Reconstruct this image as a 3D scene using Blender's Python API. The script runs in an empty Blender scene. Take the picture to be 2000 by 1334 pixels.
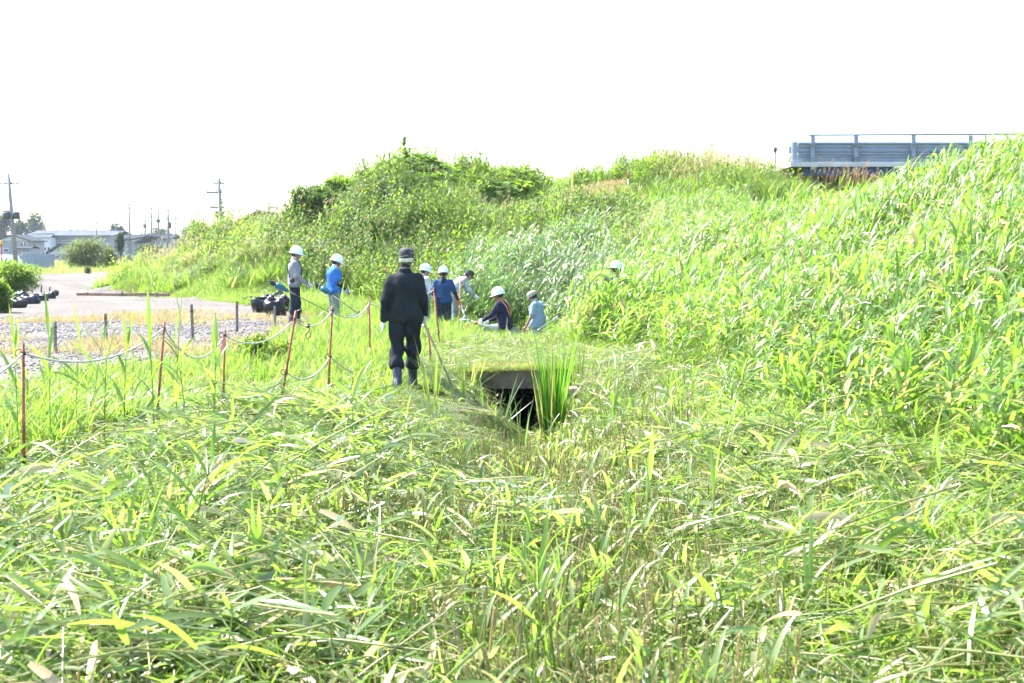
import bpy, math, random
import numpy as np
from mathutils import Vector, Matrix, Euler

rng = np.random.default_rng(11)
random.seed(5)
SC = bpy.context.scene
COL = SC.collection
R = math.radians

# ------------------------------------------------------------------ camera
FPX = 2800.0                      # focal length in photograph pixels (2000 wide)
EYE = 1.7
PITCH = math.atan(182.0 / FPX)
cam_d = bpy.data.cameras.new('camera')
cam_d.sensor_width = 36.0
cam_d.lens = 36.0 * FPX / 2000.0
cam_d.clip_start = 0.1
cam_d.clip_end = 6000.0
cam_d.dof.use_dof = True
cam_d.dof.focus_distance = 15.5
cam_d.dof.aperture_fstop = 5.6
cam = bpy.data.objects.new('camera', cam_d)
cam.location = (0, 0, EYE)
cam.rotation_euler = (math.pi / 2 - PITCH, 0, 0)
COL.objects.link(cam)
SC.camera = cam

# ------------------------------------------------------------------ sky, sun, exposure
SUN_AZ = R(-60.0)                 # from +Y (view direction) towards +X; negative = left
SUN_EL = R(54.0)
world = bpy.data.worlds.new('World')
SC.world = world
world.use_nodes = True
wn = world.node_tree.nodes
wn.clear()
wo = wn.new('ShaderNodeOutputWorld')
wb = wn.new('ShaderNodeBackground')
ws = wn.new('ShaderNodeTexSky')
ws.sky_type = 'NISHITA'
ws.sun_disc = False
ws.sun_elevation = SUN_EL
ws.sun_rotation = SUN_AZ
ws.air_density = 1.0
ws.dust_density = 1.0
ws.ozone_density = 1.0
wb.inputs['Strength'].default_value = 0.15
world.node_tree.links.new(ws.outputs[0], wb.inputs['Color'])
world.node_tree.links.new(wb.outputs[0], wo.inputs['Surface'])

sun_d = bpy.data.lights.new('sun', 'SUN')
sun_d.energy = 4.6
sun_d.angle = R(0.55)
sun_d.color = (1.0, 0.95, 0.87)
sun = bpy.data.objects.new('sun', sun_d)
sdir = Vector((math.sin(SUN_AZ) * math.cos(SUN_EL), math.cos(SUN_AZ) * math.cos(SUN_EL), math.sin(SUN_EL)))
sun.rotation_euler = sdir.to_track_quat('Z', 'Y').to_euler()
sun.location = sdir * 60
COL.objects.link(sun)

SC.view_settings.view_transform = 'Standard'
SC.view_settings.look = 'None'
SC.view_settings.gamma = 1.0
SC.view_settings.use_curve_mapping = False
SC.view_settings.exposure = 2.15
SC.render.engine = 'CYCLES'
SC.cycles.max_bounces = 5
SC.cycles.diffuse_bounces = 3
SC.cycles.glossy_bounces = 2
SC.cycles.transmission_bounces = 4
SC.cycles.transparent_max_bounces = 6
SC.cycles.volume_bounces = 0
SC.cycles.use_adaptive_sampling = True
SC.cycles.adaptive_threshold = 0.03
SC.cycles.adaptive_min_samples = 24
SC.cycles.use_denoising = True
SC.cycles.sample_clamp_indirect = 6.0

# ------------------------------------------------------------------ pixel helpers (layout only: real positions at real distances)
CP, SP = math.cos(PITCH), math.sin(PITCH)
def ray(u, v):
    a = (u - 1000.0) / FPX
    b = -(v - 667.0) / FPX
    return np.array([a, CP + b * SP, -SP + b * CP])
def P(u, v, Y):
    d = ray(u, v)
    return Vector((d[0] * Y / d[1], Y, EYE + d[2] * Y / d[1]))
def G(u, v, z=0.0):
    d = ray(u, v)
    t = (z - EYE) / d[2]
    return Vector((d[0] * t, d[1] * t, z))

# ------------------------------------------------------------------ noise
_perm = np.random.default_rng(3).random((256, 256))
def vnoise(x, y, s=1.0, o=0):
    x = np.asarray(x, float) / s + 37.3 + o * 17.7
    y = np.asarray(y, float) / s + 91.1 + o * 9.1
    xi = np.floor(x).astype(int); yi = np.floor(y).astype(int)
    fx = x - xi; fy = y - yi
    fx = fx * fx * (3 - 2 * fx); fy = fy * fy * (3 - 2 * fy)
    g = lambda i, j: _perm[i & 255, j & 255]
    return (g(xi, yi) * (1 - fx) + g(xi + 1, yi) * fx) * (1 - fy) + (g(xi, yi + 1) * (1 - fx) + g(xi + 1, yi + 1) * fx) * fy
def fbm(x, y, s=1.0, o=0):
    return 0.55 * vnoise(x, y, s, o) + 0.3 * vnoise(x, y, s * 0.47, o + 3) + 0.15 * vnoise(x, y, s * 0.21, o + 7)
def sstep(a, b, x):
    t = np.clip((np.asarray(x, float) - a) / (b - a), 0, 1)
    return t * t * (3 - 2 * t)

# ------------------------------------------------------------------ terrain: a levee with a mound, a flat yard and a ditch
def _cp():
    c = []
    def q(u, v, Y, h):
        p = P(u, v, Y); c.append((p.x, p.y, p.z - h))
    # near levee slope on the right
    q(2000, 256, 24, 1.05); q(2000, 450, 17, .9); q(1850, 296, 28, 1.1)
    q(1700, 358, 34, 1.15); q(1700, 500, 24, .9); q(1560, 388, 40, 1.0); q(1400, 410, 45, .6)
    q(1400, 500, 33, .8); q(1230, 420, 48, .5); q(1230, 480, 40, .6)
    for p in [(4.3, 9, 0), (5.2, 13, .2), (4.0, 16, 0), (2.7, 23, 0), (2.2, 28, 0), (1.6, 33, -.05), (7.5, 9, 1.1), (8, 13, 1.6), (10, 17, 2.5),
              (12, 24, 2.5), (15, 34, 1.8), (14, 44, 2.0), (20, 30, 1.6), (20, 45, 1.6), (18, 17, 2.4), (13, 8, 2.4), (20, 5, 2.4), (6, 4, .6), (12, 2, 2.)]:
        c.append(p)
    # far embankment and mound
    q(1230, 356, 58, .2); q(1180, 356, 60, .1); q(1180, 376, 55, .1); q(1100, 356, 61, .7); q(1230, 400, 52, .3)
    q(1400, 348, 60, .3); q(1560, 350, 57, .8); q(1680, 365, 52, 1.)
    q(790, 300, 56, 1.); q(900, 330, 58, 1.05); q(1000, 345, 59, 1.1); q(1060, 355, 60, 1.1)
    q(700, 334, 55, 1.); q(620, 368, 54.5, .9); q(560, 414, 56, .9)
    q(450, 438, 60, 1.); q(350, 470, 62, 1.); q(250, 515, 62, 1.2)
    q(800, 420, 50, 1.); q(900, 420, 51, 1.); q(1050, 420, 50, .9)
    q(800, 500, 45, 1.2); q(950, 500, 43, 1.2); q(1100, 520, 40, 1.1)
    for p in [(-7.5, 47, 0), (-12, 52, 0), (-3, 41, -.1), (-5, 44, 0), (-16, 57, 0), (0, 70, 4.4), (-5, 66, 3.6), (8, 70, 4.4), (13, 66, 3.5),
              (-10, 68, 1.5), (18, 58, 2.2), (22, 70, 2.0), (-16, 68, .2)]:
        c.append(p)
    # flat yard and near ground
    for p in [(x, y, 0) for x in (-24, -14, -7) for y in (4, 14, 24, 34, 43)] + [(-4, 4, 0), (-4, 10, 0), (-3.5, 16, 0), (-3, 22, 0), (-4, 30, 0), (-4.5, 36, -.1),
              (0, 3, 0), (0, 8, 0), (0, 13, 0), (.2, 19, .05), (0, 24, .02), (-1, 28, -.08), (-1.5, 32, -.33), (-2, 35.5, -.3), (0, 36, -.3), (2.2, 6, 0), (2.4, 12, 0), (2, 18, 0), (-1.5, 17, 0), (-24, 55, 0), (-24, 70, 0)]:
        c.append(p)
    return np.array(c, float)
CPT = _cp()
def _tps_fit(C, lam=0.6):
    n = len(C)
    d2 = ((C[:, None, :2] - C[None, :, :2]) ** 2).sum(-1)
    K = np.where(d2 > 0, 0.5 * d2 * np.log(d2 + 1e-12), 0) + lam * np.eye(n)
    A = np.zeros((n + 3, n + 3)); A[:n, :n] = K
    A[:n, n] = 1; A[:n, n + 1:] = C[:, :2]; A[n, :n] = 1; A[n + 1:, :n] = C[:, :2].T
    b = np.zeros(n + 3); b[:n] = C[:, 2]
    return np.linalg.solve(A, b)
_W = _tps_fit(CPT)
def _tps(x, y):
    x = np.atleast_1d(np.asarray(x, float)); y = np.atleast_1d(np.asarray(y, float))
    out = np.empty(x.shape)
    n = len(CPT)
    for i in range(0, x.size, 40000):
        xx = x.ravel()[i:i + 40000]; yy = y.ravel()[i:i + 40000]
        d2 = (xx[:, None] - CPT[None, :, 0]) ** 2 + (yy[:, None] - CPT[None, :, 1]) ** 2
        out.ravel()[i:i + 40000] = (0.5 * d2 * np.log(d2 + 1e-12)) @ _W[:n] + _W[n] + _W[n + 1] * xx + _W[n + 2] * yy
    return out
CULV_Y0, CULV_Y1 = 18.75, 21.9
def ditch_x(y): return np.interp(y, [4, 8, 12, 19, 22, 30, 36, 45], [.5, .4, .15, .12, .2, .55, .7, 1.0])
def hgt(x, y):
    x = np.asarray(x, float); y = np.asarray(y, float)
    z = _tps(x, y).reshape(x.shape)
    m = sstep(-34, -24, x) * (1 - sstep(24, 36, x)) * (1 - sstep(72, 90, y)) * sstep(-6, 2, y)
    z = z * m
    # keep the yard level
    lim = np.interp(x, [-20, -12, -8, -5], [58, 52, 47, 42])
    flat = sstep(-4.0, -5.5, x) * (1 - sstep(lim - 3, lim + 1.5, y))
    z = z * (1 - flat)
    dx = x - ditch_x(y)
    dep = np.interp(y, [3, 8, 13, 16.5, 18.5, CULV_Y1 - .3, CULV_Y1, 27.5, 31, 37, 41], [.16, .22, .42, .66, .78, .78, 0, 0, 1.0, .9, 0])
    wid = np.interp(y, [3, 10, 16, 18.7, 22, 28, 33], [1.6, 1.2, .85, .52, .52, 1.1, 1.1])
    z = z - dep * np.exp(-(np.abs(dx) / wid) ** 3.2)
    near = np.exp(-((y - 18) / 25) ** 2)
    rough = (1 - flat * .8)
    z = z + rough * (fbm(x, y, 1.7, 1) - .5) * .11 * (dep < .77) + rough * ((fbm(x, y, 5.0, 2) - .5) * .25 + (fbm(x, y, 3.0, 4) - .5) * .9 * sstep(40, 46, y) * sstep(62, 57, y)) * np.minimum(1, np.abs(y - 14) / 12) * (1 - near * .4)
    w = np.exp(-((x + 1.3) / 1.0) ** 4 - ((y - 15.6) / 2.9) ** 4)
    return z * (1 - w) - .07 * w
def h1(x, y): return float(hgt(np.array([x]), np.array([y]))[0])

# ------------------------------------------------------------------ materials
MATS = {}
def _nt(name):
    m = bpy.data.materials.new(name); m.use_nodes = True
    nt = m.node_tree
    bs = nt.nodes['Principled BSDF']
    return m, nt, bs
def plain(name, col, rough=.6, metal=0., var=.12, scale=6., bump=0., bscale=40., spec=.4):
    if name in MATS: return MATS[name]
    m, nt, bs = _nt(name)
    L = nt.links.new
    tc = nt.nodes.new('ShaderNodeTexCoord')
    nz = nt.nodes.new('ShaderNodeTexNoise'); nz.inputs['Scale'].default_value = scale; nz.inputs['Detail'].default_value = 6
    L(tc.outputs['Object'], nz.inputs['Vector'])
    rp = nt.nodes.new('ShaderNodeValToRGB')
    c = np.array(col)
    rp.color_ramp.elements[0].position = .3; rp.color_ramp.elements[1].position = .7
    rp.color_ramp.elements[0].color = (*np.clip(c * (1 - var), 0, 1), 1)
    rp.color_ramp.elements[1].color = (*np.clip(c * (1 + var), 0, 1), 1)
    L(nz.outputs['Fac'], rp.inputs[0]); L(rp.outputs[0], bs.inputs['Base Color'])
    bs.inputs['Roughness'].default_value = rough; bs.inputs['Metallic'].default_value = metal
    bs.inputs['Specular IOR Level'].default_value = spec
    if bump > 0:
        n2 = nt.nodes.new('ShaderNodeTexNoise'); n2.inputs['Scale'].default_value = bscale; n2.inputs['Detail'].default_value = 5
        L(tc.outputs['Object'], n2.inputs['Vector'])
        b = nt.nodes.new('ShaderNodeBump'); b.inputs['Strength'].default_value = bump; b.inputs['Distance'].default_value = .02
        L(n2.outputs['Fac'], b.inputs['Height']); L(b.outputs[0], bs.inputs['Normal'])
    MATS[name] = m
    return m
def leafmat(name, dark, light, dry, trans, tfac=.45, rough=.42, spec=.5, obvar=.25, pale=.05):
    """tint attribute: R random per leaf, G dryness, B along the leaf"""
    if name in MATS: return MATS[name]
    m, nt, bs = _nt(name)
    L = nt.links.new; N = nt.nodes.new
    at = N('ShaderNodeAttribute'); at.attribute_name = 'tint'
    sp = N('ShaderNodeSeparateColor'); L(at.outputs['Color'], sp.inputs[0])
    oi = N('ShaderNodeObjectInfo')
    mx = N('ShaderNodeMix'); mx.data_type = 'FLOAT'; mx.inputs[0].default_value = obvar
    L(sp.outputs[0], mx.inputs[2]); L(oi.outputs['Random'], mx.inputs[3])
    cr = N('ShaderNodeValToRGB'); e = cr.color_ramp.elements     # a few leaves coloured paler: glaucous undersides, also painted stand-ins for white glints
    e[0].position = .05; e[0].color = (*dark, 1); e[1].position = .72; e[1].color = (*light, 1)
    e2 = e.new(.82); e2.color = (light[0] * .55 + pale, light[1] * .6 + pale * 1.1, light[2] * .6 + pale * .85, 1)
    L(mx.outputs[0], cr.inputs[0])
    dm = N('ShaderNodeMix'); dm.data_type = 'RGBA'; dm.inputs[7].default_value = (*dry, 1)
    L(sp.outputs[1], dm.inputs[0]); L(cr.outputs[0], dm.inputs[6])
    L(dm.outputs[2], bs.inputs['Base Color'])
    bs.inputs['Roughness'].default_value = rough
    bs.inputs['Specular IOR Level'].default_value = spec
    tr = N('ShaderNodeBsdfTranslucent')
    tm = N('ShaderNodeMix'); tm.data_type = 'RGBA'; tm.blend_type = 'MULTIPLY'; tm.inputs[0].default_value = 1
    td = N('ShaderNodeMix'); td.data_type = 'RGBA'; td.inputs[7].default_value = (*[min(1, d * 1.3) for d in dry], 1); td.inputs[6].default_value = (*trans, 1)
    L(sp.outputs[1], td.inputs[0])
    vr = N('ShaderNodeMapRange'); vr.inputs['To Min'].default_value = .6; vr.inputs['To Max'].default_value = 1.25
    L(mx.outputs[0], vr.inputs['Value'])
    L(td.outputs[2], tm.inputs[6]); L(vr.outputs[0], tm.inputs[7])
    L(tm.outputs[2], tr.inputs['Color'])
    ms = N('ShaderNodeMixShader'); ms.inputs[0].default_value = tfac
    L(bs.outputs[0], ms.inputs[1]); L(tr.outputs[0], ms.inputs[2])
    L(ms.outputs[0], nt.nodes['Material Output'].inputs['Surface'])
    MATS[name] = m
    return m

REED = leafmat('reed_leaf', (.05, .115, .02), (.10, .188, .03), (.42, .31, .15), (.285, .52, .042), .50, .36, .55, .2, .03)
REEDB = leafmat('reed_leaf_bluish', (.055, .12, .04), (.095, .18, .06), (.40, .31, .16), (.22, .40, .08), .44, .33, .6)
GRASS = leafmat('grass_blade', (.066, .135, .02), (.125, .205, .03), (.44, .35, .15), (.31, .53, .04), .50, .42, .4, .25, .03)
CUT = leafmat('cut_leaf', (.065, .125, .026), (.125, .20, .042), (.46, .36, .20), (.30, .52, .048), .47, .30, .75, .15, .08)
WEED = leafmat('weed_leaf', (.055, .12, .017), (.11, .188, .026), (.30, .17, .07), (.29, .50, .036), .53, .5, .25, .25, .02)
DARKW = leafmat('dark_leaf', (.035, .08, .016), (.07, .135, .024), (.20, .12, .05), (.15, .30, .03), .42, .5, .3)
STRAW = leafmat('straw_blade', (.20, .18, .06), (.34, .27, .10), (.45, .34, .17), (.40, .34, .12), .4, .55, .3)

# ------------------------------------------------------------------ mesh builder
class MB:
    def __init__(s): s.v = []; s.f = []; s.c = []; s.mi = []
    def add(s, vs, fs, tint=None, mi=0):
        o = len(s.v); s.v += [tuple(map(float, p)) for p in vs]
        s.f += [tuple(i + o for i in f) for f in fs]; s.mi += [mi] * len(fs)
        if tint is None: tint = [(.5, 0, 0)] * len(vs)
        elif isinstance(tint, tuple): tint = [tint] * len(vs)
        s.c += list(tint)
        return s
    def box(s, c, d, M=None, tint=None, taper=1.):
        x, y, z = [k / 2 for k in d]
        vs = [Vector((sx * x * (taper if sz > 0 else 1), sy * y * (taper if sz > 0 else 1), sz * z)) for sz in (-1, 1) for sy in (-1, 1) for sx in (-1, 1)]
        if M is not None: vs = [M @ p for p in vs]
        vs = [p + Vector(c) for p in vs]
        return s.add(vs, [(0, 2, 3, 1), (4, 5, 7, 6), (0, 1, 5, 4), (2, 6, 7, 3), (0, 4, 6, 2), (1, 3, 7, 5)], tint)
    def tube(s, pts, rad, n=8, cap=True, tint=None):
        pts = [Vector(p) for p in pts]
        if not hasattr(rad, '__len__'): rad = [rad] * len(pts)
        vs = []; ref = None
        for i, p in enumerate(pts):
            t = (pts[min(i + 1, len(pts) - 1)] - pts[max(i - 1, 0)])
            t = t.normalized() if t.length > 0 else Vector((0, 0, 1))
            if ref is None: ref = t.orthogonal().normalized()
            a = ref - t * ref.dot(t)
            a = a.normalized() if a.length > 1e-6 else t.orthogonal().normalized()
            ref = a; b = t.cross(a)
            for k in range(n):
                w = 2 * math.pi * k / n
                vs.append(p + (a * math.cos(w) + b * math.sin(w)) * rad[i])
        fs = [(i * n + k, i * n + (k + 1) % n, (i + 1) * n + (k + 1) % n, (i + 1) * n + k) for i in range(len(pts) - 1) for k in range(n)]
        if cap:
            fs.append(tuple(range(n))[::-1]); fs.append(tuple((len(pts) - 1) * n + k for k in range(n)))
        return s.add(vs, fs, tint)
    def lathe(s, prof, n=20, c=(0, 0, 0), M=None, sx=1., sy=1., tint=None):
        vs = []; c = Vector(c)
        for r, z in prof:
            for k in range(n):
                w = 2 * math.pi * k / n
                p = Vector((r * sx * math.cos(w), r * sy * math.sin(w), z))
                vs.append((M @ p if M is not None else p) + c)
        fs = [(i * n + k, i * n + (k + 1) % n, (i + 1) * n + (k + 1) % n, (i + 1) * n + k) for i in range(len(prof) - 1) for k in range(n)]
        return s.add(vs, fs, tint)
    def prism(s, poly, a, b, tint=None):
        """poly: list of (x,z); extruded from y=a to y=b"""
        n = len(poly)
        vs = [(x, a, z) for x, z in poly] + [(x, b, z) for x, z in poly]
        fs = [tuple(range(n)), tuple(range(2 * n - 1, n - 1, -1))] + [(i, i + n, (i + 1) % n + n, (i + 1) % n) for i in range(n)]
        return s.add(vs, fs, tint)
    def leaf(s, base, az, el, L, W, droop=1.2, nseg=5, fold=.25, twist=0., tint=(.5, 0), curl=0., tipdry=0., p0=.35, side=0.):
        """a tapering leaf from base; az heading, el starting elevation, droop total bend downwards (rad), fold V depth (0: flat strip)"""
        p = Vector(base); vs = []; tc = []
        step = L / nseg; three = fold > 0
        for i in range(nseg + 1):
            t = i / nseg
            e = el - droop * t ** 1.4
            a = az + curl * t
            d = Vector((math.cos(a) * math.cos(e), math.sin(a) * math.cos(e), math.sin(e)))
            lat = Vector((-math.sin(a), math.cos(a), 0))
            up = lat.cross(d) * -1
            tw = side + twist * t
            l2 = lat * math.cos(tw) + up * math.sin(tw)
            u2 = up * math.cos(tw) - lat * math.sin(tw)
            w = W * .5 * (min(1, (p0 + (1 - p0) * t / .25)) if t < .25 else (1 - ((t - .25) / .75) ** 1.7))
            dv = min(1, tint[1] + tipdry * max(0, (t - .55)) * 2.2)
            if i == nseg:
                vs.append(p.copy()); tc.append((tint[0], dv, t))
            elif three:
                vs += [p + l2 * w + u2 * w * fold, p.copy(), p - l2 * w + u2 * w * fold]; tc += [(tint[0], dv, t)] * 3
            else:
                vs += [p + l2 * w, p - l2 * w]; tc += [(tint[0], dv, t)] * 2
            p = p + d * step
        fs = []; k = 3 if three else 2
        for i in range(nseg - 1):
            for j in range(k - 1):
                fs.append((i * k + j, i * k + j + 1, (i + 1) * k + j + 1, (i + 1) * k + j))
        tip = nseg * k
        for j in range(k - 1): fs.append(((nseg - 1) * k + j, (nseg - 1) * k + j + 1, tip))
        return s.add(vs, fs, tc)
    def mesh(s, name, mats, smooth=True):
        me = bpy.data.meshes.new(name)
        me.from_pydata(s.v, [], s.f)
        for m in (mats if isinstance(mats, (list, tuple)) else [mats]): me.materials.append(m)
        if any(s.mi): me.polygons.foreach_set('material_index', s.mi)
        a = me.color_attributes.new('tint', 'FLOAT_COLOR', 'POINT')
        c = np.ones((len(s.v), 4), 'f'); c[:, :3] = np.array(s.c, 'f').reshape(-1, 3)
        a.data.foreach_set('color', c.ravel())
        me.polygons.foreach_set('use_smooth', [smooth] * len(s.f))
        me.update()
        return me
    def build(s, name, mats, parent=None, smooth=True, loc=None, **kw):
        o = bpy.data.objects.new(name, s.mesh(name, mats, smooth)); COL.objects.link(o)
        if parent is not None: o.parent = parent
        if loc is not None: o.location = loc
        tag(o, **kw)
        return o
def tag(o, label=None, cat=None, group=None, kind=None):
    if label: o['label'] = label
    if cat: o['category'] = cat
    if group: o['group'] = group
    if kind: o['kind'] = kind
    return o
def empty(name, loc, label=None, cat=None, group=None, rz=0.):
    o = bpy.data.objects.new(name, None); COL.objects.link(o)
    o.location = loc; o.rotation_euler = (0, 0, rz); o.empty_display_size = .1
    return tag(o, label, cat, group)
def grid_mesh(name, X, Y, Z, mat, keep=None):
    ny, nx = X.shape
    v = np.stack([X, Y, Z], -1).reshape(-1, 3)
    idx = np.arange(nx * ny).reshape(ny, nx)
    f = np.stack([idx[:-1, :-1], idx[:-1, 1:], idx[1:, 1:], idx[1:, :-1]], -1).reshape(-1, 4)
    if keep is not None:
        f = f[keep[f].all(1)] if keep.ndim == 1 else f[keep.reshape(-1)[f].all(1)]
        used = np.unique(f); mp = -np.ones(len(v), int); mp[used] = np.arange(len(used)); v = v[used]; f = mp[f]
    me = bpy.data.meshes.new(name)
    me.vertices.add(len(v)); me.vertices.foreach_set('co', v.astype('f').ravel())
    me.loops.add(f.size); me.loops.foreach_set('vertex_index', f.ravel().astype('i'))
    me.polygons.add(len(f)); me.polygons.foreach_set('loop_start', np.arange(0, f.size, 4, dtype='i'))
    me.polygons.foreach_set('use_smooth', np.ones(len(f), bool))
    me.materials.append(mat); me.update(); me.validate()
    o = bpy.data.objects.new(name, me); COL.objects.link(o)
    return o

# ------------------------------------------------------------------ ground
def ground_mat():
    m, nt, bs = _nt('soil_and_thatch'); L = nt.links.new; N = nt.nodes.new
    ge = N('ShaderNodeNewGeometry')
    n1 = N('ShaderNodeTexNoise'); n1.inputs['Scale'].default_value = .8; n1.inputs['Detail'].default_value = 8
    n2 = N('ShaderNodeTexNoise'); n2.inputs['Scale'].default_value = 22; n2.inputs['Detail'].default_value = 6
    L(ge.outputs['Position'], n1.inputs['Vector']); L(ge.outputs['Position'], n2.inputs['Vector'])
    r1 = N('ShaderNodeValToRGB'); e = r1.color_ramp.elements
    e[0].position = .32; e[0].color = (.055, .06, .02, 1); e[1].position = .68; e[1].color = (.10, .13, .03, 1)
    r2 = N('ShaderNodeValToRGB'); e = r2.color_ramp.elements
    e[0].position = .4; e[0].color = (.08, .065, .035, 1); e[1].position = .62; e[1].color = (.26, .22, .10, 1)
    L(n1.outputs['Fac'], r1.inputs[0]); L(n2.outputs['Fac'], r2.inputs[0])
    mx = N('ShaderNodeMix'); mx.data_type = 'RGBA'; mx.inputs[0].default_value = .5
    L(r1.outputs[0], mx.inputs[6]); L(r2.outputs[0], mx.inputs[7]); L(mx.outputs[2], bs.inputs['Base Color'])
    bs.inputs['Roughness'].default_value = .95; bs.inputs['Specular IOR Level'].default_value = .15
    b = N('ShaderNodeBump'); b.inputs['Strength'].default_value = .8; b.inputs['Distance'].default_value = .04
    L(n2.outputs['Fac'], b.inputs['Height']); L(b.outputs[0], bs.inputs['Normal'])
    return m
def gravel_mat():
    m, nt, bs = _nt('grey_gravel'); L = nt.links.new; N = nt.nodes.new
    ge = N('ShaderNodeNewGeometry')
    vo = N('ShaderNodeTexVoronoi'); vo.inputs['Scale'].default_value = 26
    n1 = N('ShaderNodeTexNoise'); n1.inputs['Scale'].default_value = .55; n1.inputs['Detail'].default_value = 7
    L(ge.outputs['Position'], vo.inputs['Vector']); L(ge.outputs['Position'], n1.inputs['Vector'])
    sp = N('ShaderNodeSeparateColor'); L(vo.outputs['Color'], sp.inputs[0])
    r2 = N('ShaderNodeValToRGB'); e = r2.color_ramp.elements
    e[0].color = (.085, .076, .068, 1); e[1].color = (.19, .174, .158, 1); e[1].position = .9
    L(sp.outputs[0], r2.inputs[0])
    r1 = N('ShaderNodeValToRGB'); e = r1.color_ramp.elements
    e[0].position = .35; e[0].color = (.8, .8, .8, 1); e[1].position = .7; e[1].color = (1.15, 1.1, 1.02, 1)
    L(n1.outputs['Fac'], r1.inputs[0])
    mx = N('ShaderNodeMix'); mx.data_type = 'RGBA'; mx.blend_type = 'MULTIPLY'; mx.inputs[0].default_value = 1
    L(r2.outputs[0], mx.inputs[6]); L(r1.outputs[0], mx.inputs[7]); L(mx.outputs[2], bs.inputs['Base Color'])
    bs.inputs['Roughness'].default_value = .9; bs.inputs['Specular IOR Level'].default_value = .2
    b = N('ShaderNodeBump'); b.inputs['Strength'].default_value = 1; b.inputs['Distance'].default_value = .03; b.invert = True
    L(vo.outputs['Distance'], b.inputs['Height']); L(b.outputs[0], bs.inputs['Normal'])
    return m
GROUND = ground_mat(); GRAVEL = gravel_mat()

def axis(lo, hi, step, far):
    core = list(np.arange(lo, hi + 1e-6, step))
    s = step; a = hi; up = []
    while a < far: s *= 1.35; a += s; up.append(a)
    s = step; a = lo; dn = []
    while a > -far: s *= 1.35; a -= s; dn.append(a)
    return np.array(dn[::-1] + core + up)
gx, gy = np.meshgrid(axis(-26, 26, .22, 1500), axis(1, 75, .24, 1500))
gz = hgt(gx, gy)
ground = grid_mesh('ground', gx, gy, gz, GROUND)
tag(ground, 'uneven earth ground of the field, ditch and levee under the grass', kind='structure')

def gravel_mask(x, y):
    x = np.asarray(x, float); y = np.asarray(y, float)
    xr = np.interp(y, [4, 17, 19, 22, 28, 33, 38, 43, 50, 56, 70, 84], [-7.6, -6.6, -5.4, -4.3, -3.9, -4.3, -5.4, -7.8, -11.2, -15.6, -17.8, -22])
    xl = np.interp(y, [4, 30, 38, 43, 52, 60, 84], [-20, -16, -15.6, -15.6, -19, -24, -30])
    e = (fbm(x, y, 1.5, 5) - .5) * 1.3
    m = (x < xr + e) & (x > xl + e) & (y > 5) & (y < 83 + e * 2)
    return m
hx, hy = np.meshgrid(np.arange(-32, -3, .16), np.arange(5, 85, .2))
hz = hgt(hx, hy) + .012
gravel_yard = grid_mesh('gravel_path', hx, hy, hz, GRAVEL, gravel_mask(hx, hy))
tag(gravel_yard, 'pale grey gravel path and yard beyond the rope fence', kind='structure')
# ------------------------------------------------------------------ vegetation prototypes (many leaf-shaped faces each)
U = random.uniform
def proto(fn, n, mats):
    out = []
    for i in range(n):
        b = MB(); fn(b, i)
        tot = np.array([len(f) for f in b.f], 'i')
        out.append((np.array(b.v, 'f'), np.concatenate([np.array(f, 'i') for f in b.f]), tot, np.array(b.c, 'f').reshape(-1, 3), mats))
    return out
def patch(spec, rad, nvar=4, fade=.75):
    """spec: list of (protos, count, (scale lo, hi), tilt, dz); returns nvar source objects, each one a round patch of plants"""
    res = []
    for q in range(nvar):
        V, Lp, T, C, MI, mats, off = [], [], [], [], [], [], 0
        for protos, cnt, srange, tilt, dzr in spec:
            for k in range(cnt):
                v, lp, tot, c, mat = protos[rng.integers(len(protos))]
                if mat not in mats: mats.append(mat)
                a = rng.uniform(0, 6.283); r = rad * rng.uniform(0, 1) ** .5
                e = Euler((rng.normal(0, tilt), rng.normal(0, tilt), rng.uniform(0, 6.283)))
                M = np.array(e.to_matrix()) * rng.uniform(*srange)
                V.append(v @ M.T.astype('f') + np.array([r * math.cos(a), r * math.sin(a), rng.uniform(*dzr)], 'f'))
                cc = c.copy(); cc[:, 0] = cc[:, 0] * .6 + rng.uniform(0, .4)
                Lp.append(lp + off); T.append(tot); C.append(cc); MI.append(np.full(len(tot), mats.index(mat), 'i')); off += len(v)
        V = np.concatenate(V); Lp = np.concatenate(Lp); T = np.concatenate(T); C = np.concatenate(C); MI = np.concatenate(MI)
        me = bpy.data.meshes.new('plant_source')
        me.vertices.add(len(V)); me.vertices.foreach_set('co', V.ravel())
        me.loops.add(len(Lp)); me.loops.foreach_set('vertex_index', Lp)
        me.polygons.add(len(T)); me.polygons.foreach_set('loop_start', (np.cumsum(T) - T).astype('i'))
        me.polygons.foreach_set('use_smooth', np.ones(len(T), bool))
        for m in mats: me.materials.append(m)
        me.polygons.foreach_set('material_index', MI)
        ca = np.ones((len(V), 4), 'f'); ca[:, :3] = C
        me.color_attributes.new('tint', 'FLOAT_COLOR', 'POINT').data.foreach_set('color', ca.ravel())
        me.update()
        res.append(bpy.data.objects.new('plant_source', me))
    return res
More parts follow.
